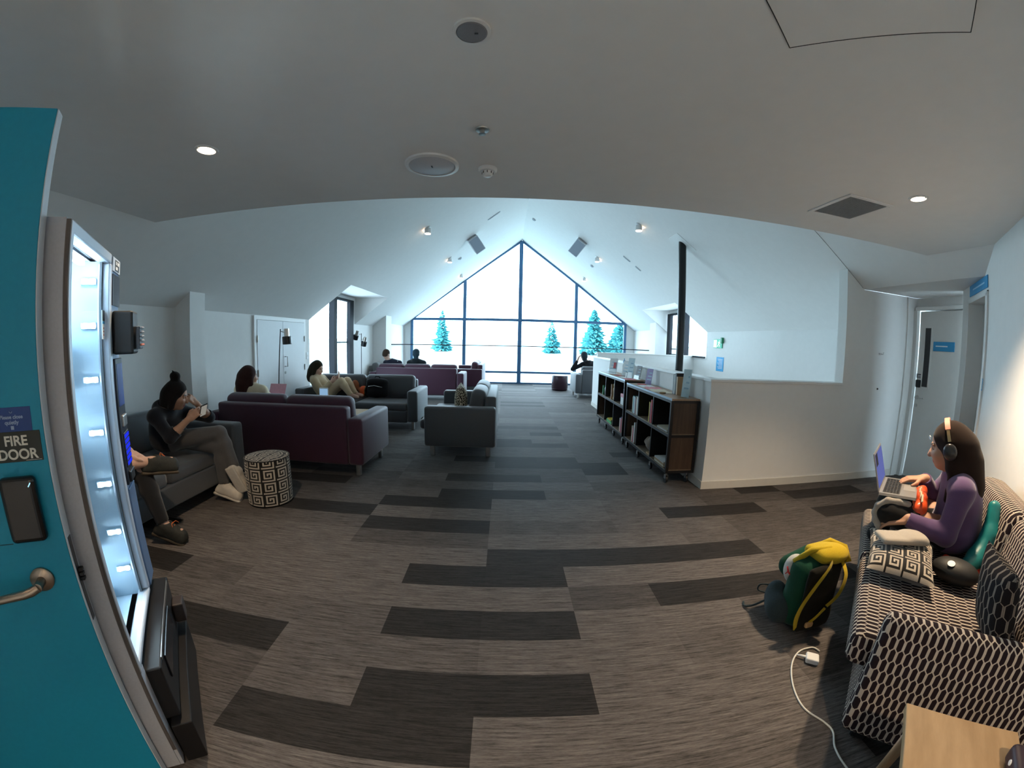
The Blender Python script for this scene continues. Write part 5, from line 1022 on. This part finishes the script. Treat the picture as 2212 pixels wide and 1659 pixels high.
# ================================================================== hiking backpack on the floor by the sofa
RB = np.stack([u3, w3, zz3], 1)
ho_ = thing('hiking_backpack', 'green and yellow hiking backpack standing on the carpet against the chain-pattern sofa', 'backpack', US(2.20, .01), math.atan2(U2[1], U2[0]) - math.radians(36))
m_gr = fabric('dark_green_nylon', (.012, .060, .035), .2, 160, .08); m_yl = fabric('mustard_nylon', (.52, .37, .025), .2, 160, .08); m_gd = fabric('slate_nylon', (.035, .05, .055), .3, 120, .08); m_bk2 = fabric('mesh_black', (.012, .011, .008), .4, 200, .05)
# local: x along the sofa, y into the room, z up; its back panel with straps faces the sofa side and the entrance
tb = lambda x, y, z: (x, y, z)
sculpt('main_bag', [rbx((.0, .05, .20), (.13, .085, .19), None, .075, .04), ell((.01, .06, .36), (.12, .085, .06), None, .04), ell((-.02, .09, .09), (.14, .09, .09), None, .05), half((0, 0, .003), (0, 0, -1))], .009, m_gr, ho_)
sculpt('bedroll', [cap((-.05, .165, .30), (.11, .175, .33), .062, .062, .02)], .009, fabric('forest_green', (.008, .050, .028), .2, 160, .05), ho_)
hel = sculpt('white_front_pocket', [ell((-.06, .115, .31), (.066, .062, .085), None, .02), half((-.06, .16, .31), (0, 1, 0))], .008, fabric('off_white_nylon', (.52, .50, .46), .1, 160), ho_)
q = MB(); q.tube([(-.122, .118, .335), (-.126, .10, .31), (-.118, .085, .30), (-.112, .088, .275)], .006, 6); q.tube([(-.124, .105, .315), (-.122, .12, .29)], .004, 6); q.obj('red_mark', mat('red_print', (.55, .03, .03), .5), hel, True)
sculpt('lid', [rbx((.045, .035, .435), (.095, .075, .03), None, .028, .03), ell((.06, .0, .44), (.08, .07, .045), None, .04)], .008, m_yl, ho_)
q = MB(); q.tube([(-.10, .10, .37), (-.055, .045, .455), (.03, .0, .475), (.10, -.03, .44)], .016, 8); q.tube([(.03, .10, .43), (.10, .06, .475), (.15, .0, .46), (.14, -.05, .40)], .018, 8); q.obj('lid_piping', m_yl, ho_, True)
sculpt('back_panel', [rbx((-.02, -.045, .22), (.115, .014, .185), None, .013, .02), ell((-.03, -.05, .33), (.09, .018, .075), None, .03), ell((.0, -.05, .10), (.10, .018, .07), None, .03)], .008, m_bk2, ho_)
def strap(pts, w, m, nm='strap', th=.007):
    vs = []; P = [Vector(p) for p in pts]
    q = MB(); n = len(P)
    for i in range(n):
        t_ = (P[min(i + 1, n - 1)] - P[max(i - 1, 0)]).normalized(); sd_ = t_.cross(Vector((0, 1, .15))).normalized() * w; up2 = sd_.cross(t_).normalized() * th
        vs += [P[i] + sd_, P[i] + up2, P[i] - sd_, P[i] - up2]
    fs = [(i * 4 + k, i * 4 + (k + 1) % 4, (i + 1) * 4 + (k + 1) % 4, (i + 1) * 4 + k) for i in range(n - 1) for k in range(4)] + [(0, 1, 2, 3), (4 * n - 4, 4 * n - 3, 4 * n - 2, 4 * n - 1)]
    return q.add(vs, fs).obj(nm, m, ho_, True, 60)
def smooth_pts(p, n=24):
    p = np.array(p, float); t_ = np.linspace(0, len(p) - 1, n); out = []
    for x in t_:
        i = min(int(x), len(p) - 2); f = x - i; p0, p1, p2, p3 = p[max(i - 1, 0)], p[i], p[i + 1], p[min(i + 2, len(p) - 1)]
        out.append(.5 * ((2 * p1) + (-p0 + p2) * f + (2 * p0 - 5 * p1 + 4 * p2 - p3) * f * f + (-p0 + 3 * p1 - 3 * p2 + p3) * f ** 3))
    return out
strap(smooth_pts([(.03, -.03, .43), (-.04, -.075, .41), (-.12, -.085, .33), (-.155, -.07, .23), (-.15, -.05, .13), (-.125, -.045, .05)]), .017, m_yl)
strap(smooth_pts([(.10, -.03, .42), (.085, -.095, .36), (.04, -.115, .27), (-.01, -.10, .20)]), .019, m_yl); strap(smooth_pts([(-.01, -.095, .185), (-.05, -.085, .13), (-.075, -.075, .10)]), .013, m_yl)
q = MB(); q.box((-.08, -.08, .09), (.05, .02, .03), .008, 2); q.obj('buckle', mat('buckle_amber', (.5, .3, .14), .3), ho_)
sculpt('side_pocket', [ell((-.13, .10, .09), (.07, .08, .085), None, .03), ell((-.10, .17, .12), (.06, .06, .09), None, .04), half((0, 0, .003), (0, 0, -1))], .009, m_gd, ho_)
q = MB(); q.tube(smooth_pts([(-.15, .16, .12), (-.20, .21, .05), (-.22, .26, .012), (-.20, .30, .010)]), .006, 6); q.tube(smooth_pts([(-.12, .20, .17), (-.15, .25, .15), (-.14, .27, .10), (-.10, .24, .09)]), .005, 6); q.obj('loose_webbing', m_gd, ho_, True)
# charger and its cord
ch_ = thing('power_adapter', 'white laptop charger block on the carpet by the sofa corner', 'charger', US(1.93, -.075, .0), .9); MB().box((0, 0, .0165), (.062, .064, .031), .009, 3).obj('adapter_block', m_whitep, ch_); q = MB(); q.tube([(.0, .03, .018), (0, .055, .018), (.0, .075, .016)], [.007, .005, .003], 8); q.obj('strain_relief', m_whitep, ch_, True)
cp = [US(2.02, -.10, .008), US(2.03, -.06, .006), US(1.96, -.005, .005), US(1.84, .005, .005), US(1.70, -.035, .005), US(1.60, -.105, .005), US(1.565, -.20, .005), US(1.53, -.245, .006), US(1.45, -.27, .005), US(1.37, -.34, .005), US(1.29, -.47, .005), US(1.20, -.60, .005), US(1.0, -.80, .005)]
tag(MB().tube(smooth_pts(cp, 80), .0042, 8).obj('charging_cable', mat('cord_white', (.72, .70, .64), .45), None, True), 'white cord looping over the carpet in front of the chain-pattern sofa', 'cord')
# small dark pouch at the right edge of the side table
tp = sculpt('small_pouch', [rbx(US(1.10, -.705, .485), (.06, .03, .033), np.stack([u3, w3, zz3], 1), .02, .01), half(US(1, -.7, .4515), (0, 0, -1))], .006, mat('pouch_dark', (.035, .02, .03), .5)); tag(tp, 'small dark pouch with a white button on the edge of the side table', 'pouch')
MB().lathe([(.0, 0), (.009, 0), (.008, .003), (.0, .003)], 14, mtx=Matrix.Translation(Vector(US(1.10, -.675, .49))) @ Vector(tuple(w3)).to_track_quat('Z', 'Y').to_matrix().to_4x4()).obj('button', m_whitep, tp)

# ================================================================== ceiling fittings
m_spk = mat('speaker_grille', (.58, .58, .61), .6, 0, .3, .15, 400)
def cl(nm, label, cat, x, y, z=ZC): return thing(nm, label, cat, (x, y, z))
o = cl('ceiling_speaker', 'large round white ceiling speaker near the flat ceiling edge', 'speaker', -.425, 2.075); MB().lathe([(.0, -.012), (.118, -.012), (.125, -.008)], 40).obj('grille', m_spk, o, True, 40); MB().lathe([(.125, -.010), (.128, -.014), (.146, -.010), (.148, 0)], 40, caps=False).obj('rim', m_cap, o, True, 40)
MB().span((-.004, -.012, -.0135), (.004, .012, -.012)).obj('grille_badge', m_black, o)
o = cl('ceiling_disc', 'small round grey disc set in the flat ceiling nearest the camera', 'ceiling fitting', -.128, 1.08); MB().lathe([(.0, -.010), (.044, -.010), (.048, -.006)], 32).obj('grille', mat('disc_grey', (.22, .22, .24), .6, 0, .3, .15, 300), o, True, 40); MB().lathe([(.048, -.008), (.058, -.007), (.059, 0)], 32, caps=False).obj('rim', m_cap, o, True, 40); MB().box((.014, .0, -.0115), (.012, .006, .003), .001, 1).obj('sensor', m_black, o)
o = cl('sprinkler', 'tiny chrome sprinkler head between the round disc and the smoke detector', 'sprinkler', -.13, 1.70); MB().lathe([(.032, -.001), (.030, -.006), (.012, -.008), (.010, -.022), (.016, -.024), (.016, -.026), (.0, -.027)], 24).obj('escutcheon', m_chrome, o, True, 40)
o = cl('smoke_detector', 'white smoke detector right of the large ceiling speaker', 'smoke detector', -.125, 2.13); MB().lathe([(.052, 0), (.052, -.012), (.044, -.020)], 32).obj('base', m_cap, o, True, 40); MB().lathe([(.030, -.020), (.029, -.036), (.022, -.046), (.0, -.049)], 28).obj('chamber', m_cap, o, True, 40)
q = MB(); [q.box((.030 * math.cos(a), .030 * math.sin(a), -.028), (.004, .004, .012), 0, 1) for a in np.linspace(0, 2 * PI, 9)[:-1]]; q.obj('vent_slots', m_black, o)
def downlight(x, y, label):
    o = cl('downlight', label, 'downlight', x, y); MB().lathe([(.0, -.0045), (.046, -.005)], 28).obj('diffuser', emit('warm_downlight', (1., .80, .58), 14.), o, True); MB().lathe([(.046, -.006), (.050, -.008), (.060, -.006), (.061, 0)], 28, caps=False).obj('bezel', m_cap, o, True, 40); MB().span((-.012, -.062, -.016), (-.004, -.050, -.004), .002, 1).obj('clip', m_cap, o)
downlight(-1.52, 1.66, 'round recessed downlight glowing warm in the left of the flat ceiling'); downlight(2.385, 1.68, 'round recessed downlight glowing warm in the right of the flat ceiling'); downlight(2.3, -.1, 'round recessed downlight above the near end of the patterned sofa'); downlight(-1.5, -.2, 'round recessed downlight in the ceiling behind the teal door'); downlight(.4, -.9, 'added unseen downlight in the entry ceiling behind the camera')  # the last one is added out of view to warm the near area
o = cl('ceiling_vent', 'square grey air grille in the right of the flat ceiling', 'vent', 2.18, 2.05); q = MB(); w_ = .165
for a_, b_ in (((-w_ - .03, -w_ - .03), (w_ + .03, -w_)), ((-w_ - .03, w_), (w_ + .03, w_ + .03)), ((-w_ - .03, -w_), (-w_, w_)), ((w_, -w_), (w_ + .03, w_))): q.span((*a_, -.008), (*b_, 0), .002, 1)
q.obj('grille_frame', m_cap, o); MB().quad((-w_, -w_, -.002), (w_, -w_, -.002), (w_, w_, -.002), (-w_, w_, -.002)).obj('grille_back', mat('vent_dark', (.10, .105, .11), .8), o)
q = MB(); n_ = 26; [q.span((-w_, -w_ + 2 * w_ * k / n_, -.006), (w_, -w_ + 2 * w_ * k / n_ + .006, -.003)) for k in range(n_)]; [q.span((-w_ + 2 * w_ * k / n_, -w_, -.006), (-w_ + 2 * w_ * k / n_ + .004, w_, -.003)) for k in range(n_)]; q.obj('grille', mat('vent_grid', (.30, .31, .32), .7), o)
o = cl('access_hatch', 'flush square access hatch at the top right of the ceiling', 'hatch', 1.06, .74); q = MB(); c4 = [Vector((.85 - 1.06, .96 - .74, -.003)), Vector((1.28 - 1.06, .61 - .74, -.003)), Vector((.86 - 1.06, .21 - .74, -.003)), Vector((.40 - 1.06, .585 - .74, -.003))]
q.quad(*c4); q.obj('hatch_panel', m_ceil, o); q = MB(); [q.tube([c4[i], c4[(i + 1) % 4]], .0016, 5) for i in range(4)]; q.obj('hatch_gap', mat('shadow_gap', (.03, .03, .03), .9), o)
# roof spots, speakers, detectors on the slopes
def on_slope(sd, off, y, drop=0.): return Vector((RX + sd * off, y, RZ - SL * off)) + Vector((-sd * SL, 0, -1)).normalized() * drop
names = {(-1, 0): 'nearest', (-1, 1): 'middle', (-1, 2): 'farthest', (1, 0): 'nearest', (1, 1): 'middle', (1, 2): 'farthest'}
for i, (sd, off, y) in enumerate(SPOTS):
    o = thing('roof_spotlight', f"small warm spotlight on the {'left' if sd < 0 else 'right'} roof slope, {names[(sd, i % 3)]} of its row of three", 'spotlight', on_slope(sd, off, y), group='spotlights on the roof slopes')
    MB().lathe([(.05, .01), (.05, -.018), (.0, -.02)], 20, mtx=Matrix.Rotation(sd * math.atan(SL), 4, 'Y')).obj('mount', m_cap, o, True, 40)
    MB().lathe([(.0, -.002), (.055, -.002), (.060, -.03), (.060, -.095), (.052, -.10)], 24, c=(0, 0, -.01)).obj('lamp_can', m_cap, o, True, 40); MB().lathe([(.0, -.104), (.053, -.106)], 20, c=(0, 0, -.01)).obj('lens', emit('warm_spot', (1., .84, .64), 16.), o, True)
def wedge(label, sd, off, y, tilt):
    o = thing('wall_speaker', label, 'speaker', on_slope(sd, off, y, .17), rot=(math.radians(36), math.radians(sd * 36.9), 0))
    MB().box((0, 0, 0), (.26, .20, .40), .012, 2).obj('speaker_cabinet', mat('speaker_white', (.60, .62, .65), .6), o); MB().box((0, -.102, 0), (.235, .006, .37), .003, 1).obj('grille', mat('speaker_front', (.36, .42, .50), .7, 0, .3, .1, 300), o); q = MB(); q.tube([(0, .09, .05), (0, .19, .10)], .02, 8); q.obj('bracket', m_chrome, o)
wedge('box loudspeaker angled from the left roof slope above the gable window', -1, 1.33, 9.33, 0); wedge('box loudspeaker angled from the right roof slope above the gable window', 1, 1.31, 9.38, 0)
for lb, sd, off, y in (('small detector on the right slope near the roof ridge', 1, .21, 10.4), ('small sprinkler between the left slope spotlights', -1, 1.72, 10.26), ('small sprinkler between the right slope spotlights', 1, 1.795, 10.44)):
    o = thing('ceiling_sensor', lb, 'detector', on_slope(sd, off, y)); MB().lathe([(.055, .0), (.052, -.022), (.03, -.04), (.0, -.042)], 20, mtx=Matrix.Rotation(sd * math.atan(SL), 4, 'Y')).obj('sensor_body', mat('sensor_grey', (.42, .46, .50), .5), o, True, 40); MB().lathe([(.062, .0), (.062, -.006), (.05, -.008)], 20, mtx=Matrix.Rotation(sd * math.atan(SL), 4, 'Y')).obj('sensor_base', m_cap, o, True, 40)
for lb, sd, off, y, L in (('slim grey vent slot high on the left roof slope', -1, .80, 8.8, .34), ('slim white vent slot low on the right roof slope', 1, 2.10, 8.3, .2), ('short white vent slot beside the flue on the right slope', 1, 2.36, 8.3, .16)):
    o = thing('slot_vent', lb, 'vent', on_slope(sd, off, y), rot=(0, sd * math.atan(SL), 0)); MB().box((0, 0, -.008), (L, .035, .016), .004, 1).obj('vent_body', mat('vent_pale', (.55, .60, .64), .6), o); MB().box((0, 0, -.017), (L * .8, .008, .003), 0, 1).obj('vent_slot', mat('vent_slot_grey', (.3, .34, .38), .7), o)

# ================================================================== signs and small wall fittings
# green running-man exit sign on the right wall, notice below
ex = thing('exit_sign', 'green running-man exit sign on the far right wall beyond the stairwell', 'sign', (XR - .012, 7.86, 1.545)); MB().box((0, 0, 0), (.022, .36, .19), .004, 1).obj('sign_box', mat('exit_green', (.05, .50, .30), .4), ex)
MB().box((-.012, .10, 0), (.002, .13, .165), 0, 1).obj('sign_arrow_panel', emit('exit_white', (.75, 1., .9), 1.6), ex)
q = MB(); q.lathe([(.0, -.001), (.013, -.001), (.013, .001), (.0, .001)], 12, mtx=Matrix.Translation((-.0125, -.085, .055)) @ Matrix.Rotation(PI / 2, 4, 'Y'))
for pts in ([(-.012, -.075, .035), (-.012, -.06, -.01)], [(-.012, -.06, -.01), (-.012, -.09, -.04), (-.012, -.075, -.07)], [(-.012, -.06, -.01), (-.012, -.03, -.03), (-.012, -.0, -.06)], [(-.012, -.075, .03), (-.012, -.11, .01)], [(-.012, -.075, .03), (-.012, -.04, .015), (-.012, -.03, .04)]): q.tube(pts, .009, 6)
q.obj('running_figure', emit('exit_white', (.75, 1., .9), 1.6), ex)
MB().box((-.02, -.20, .07), (.05, .07, .12), .01, 1).obj('lamp_housing', mat('exit_dark_green', (.01, .22, .10), .4), ex)
o = thing('wall_notice', 'bright blue notice on the far right wall below the exit sign', 'sign', (XR - .004, 7.75, 1.11)); MB().box((0, 0, 0), (.006, .30, .30), .001, 1).obj('notice_panel', mat('notice_bright_blue', (.04, .36, .70), .5), o); q = MB(); [q.span((-.0045, -.11, .10 - .028 * k), (-.0035, .10 - .03 * (k % 3), .108 - .028 * k)) for k in range(8)]; q.obj('print_lines', m_whitep, o)
# blue sign over the angled doorway
cs = US(4.66, D0 + .006, 2.147); o = thing('door_sign', 'blue sign plate above the doorway in the angled wall', 'sign', cs, math.atan2(U2[1], U2[0])); MB().box((0, 0, 0), (.70, .006, .105), .001, 1).obj('sign_plate', m_blue, o); MB().box((-.02, .0036, 0), (.46, .001, .014), 0, 1).obj('print_line', mat('sign_print', (.35, .62, .80), .5), o)
cs = US(4.27, D0 + .02, 1.29); o = thing('door_strip', 'slim blue strip on the frame of the angled doorway', 'sign', cs, math.atan2(U2[1], U2[0])); MB().box((0, 0, 0), (.016, .004, .10), .001, 1).obj('strip_plate', m_blue, o); MB().box((0, .0024, .0), (.006, .0008, .08), 0, 1).obj('strip_print', m_whitep, o)
o = thing('hanging_hook', 'small wall hook on the stair wall near the lobby door', 'hook', (4.34, YW, 1.49)); q = MB(); q.box((0, -.006, 0), (.05, .012, .022), .003, 1); q.obj('hook_plate', m_cap, o); q = MB(); q.tube([(0, -.01, 0), (0, -.045, -.005), (0, -.05, .02)], .005, 6); q.obj('hook', m_chrome, o)
o = thing('wall_stud', 'small dark round stud low on the stair wall', 'fitting', (4.34, YW, 1.08)); MB().lathe([(.0, .0), (.012, 0), (.010, .010), (.0, .012)], 12, mtx=Matrix.Rotation(PI / 2, 4, 'X')).obj('stud', m_blacksat, o); MB().lathe([(.0, 0), (.017, 0), (.016, .003), (.0, .003)], 14, mtx=Matrix.Rotation(PI / 2, 4, 'X')).obj('washer', m_base, o)
# ================================================================== camera: calibrated wide fisheye
cam = bpy.data.cameras.new('camera'); co = bpy.data.objects.new('camera', cam); COL.objects.link(co)
Rm = ((0.999639532025866, 0.016876016021739503, -0.020880758950329176), (-0.014500376093261318, 0.9939237831389074, 0.10911119284471354), (0.02259524516932127, -0.10876908289618095, 0.9938102140256267))
M4 = Matrix.Identity(4)
for i in range(3): M4[i][0] = Rm[i][0]; M4[i][1] = Rm[i][2]; M4[i][2] = -Rm[i][1]; M4[i][3] = (0, 0, EYE)[i]
co.matrix_world = M4
cam.type = 'PANO'; cam.sensor_width = 36.; cam.sensor_height = 27.; cam.sensor_fit = 'HORIZONTAL'; cam.clip_start = .02; cam.clip_end = 1000
tgt = cam if hasattr(cam, 'fisheye_polynomial_k1') else cam.cycles
tgt.panorama_type = 'FISHEYE_LENS_POLYNOMIAL'
tgt.fisheye_fov = math.radians(200)
tgt.fisheye_polynomial_k0 = 0.
for i, k in enumerate((0.07191357852132077, 0.00024686787448765883, -6.998099123321018e-05, 1.6607074622719325e-06)): setattr(tgt, f'fisheye_polynomial_k{i+1}', -k)
scene.camera = co

# ================================================================== light
wd = bpy.data.worlds.new('overcast'); scene.world = wd; wd.use_nodes = True
bg = wd.node_tree.nodes['Background']; bg.inputs[0].default_value = (.60, .83, 1., 1); bg.inputs[1].default_value = 11.5
def lamp(name, typ, loc, energy, color=(1, .78, .55), **kw):
    l = bpy.data.lights.new(name, typ); l.energy = energy; l.color = color
    for k, v in kw.items(): setattr(l, k, v)
    o = bpy.data.objects.new(name, l); COL.objects.link(o); o.location = loc; return o
def portal(name, loc, rot, sx, sy):
    l = lamp(name, 'AREA', loc, 1, shape='RECTANGLE', size=sx, size_y=sy); l.rotation_euler = rot; l.data.cycles.is_portal = True
portal('portal_gable', (RX, YF + .08, 2.4), (-PI / 2, 0, 0), 7.4, 4.9)
portal('portal_left', (XL - .08, 7.9, 1.2), (0, -PI / 2, 0), 2.4, 2.1)
portal('portal_right', (XR + .14, 9.5, 1.75), (0, PI / 2, 0), 1.3, 2.2)
WARM = (1., .76, .5)
def aim(o, d): o.rotation_euler = Vector(d).to_track_quat('-Z', 'Y').to_euler()
for i, (x, y, pw) in enumerate(((-1.52, 1.66, 115), (2.385, 1.68, 270), (2.3, -.1, 70), (-1.5, -.2, 150), (.4, -.9, 250))):  # last beam: added unseen lamp warming the near floor and ceiling
    o = lamp('downlight_beam', 'SPOT', (x, y, ZC - .035), pw, WARM, spot_size=math.radians(108), spot_blend=.85, shadow_soft_size=.05); aim(o, (0, 0, -1))
for z in (.65, 1.1, 1.55):
    p = Av + uV * .30 - nV * .22; lamp('vending_light', 'POINT', (p[0], p[1], z), 2.2, (.62, .85, 1.), shadow_soft_size=.05)
for sd, off, y in SPOTS:
    x = RX + sd * off; z = RZ - SL * off; n_ = Vector((-sd * SL, 0, -1)).normalized()
    o = lamp('roof_spot_beam', 'SPOT', Vector((x, y, z)) + Vector((0, 0, -.14)), 14, WARM, spot_size=math.radians(120), spot_blend=.7, shadow_soft_size=.04); aim(o, (0, 0, -1))
    o = lamp('roof_spot_glow', 'POINT', Vector((x + sd * .05, y, z - .075)), 5., (1, .66, .38), shadow_soft_size=.02)
scene.view_settings.view_transform = 'Standard'; scene.view_settings.look = 'None'; scene.view_settings.exposure = 0.0; scene.view_settings.gamma = 1.
scene.cycles.use_denoising = True
scene.cycles.use_adaptive_sampling = True; scene.cycles.adaptive_threshold = .1; scene.cycles.max_bounces = 6; scene.cycles.diffuse_bounces = 4; scene.cycles.glossy_bounces = 2; scene.cycles.transparent_max_bounces = 8
scene.cycles.sample_clamp_indirect = 6.; scene.cycles.caustics_reflective = False; scene.cycles.caustics_refractive = False
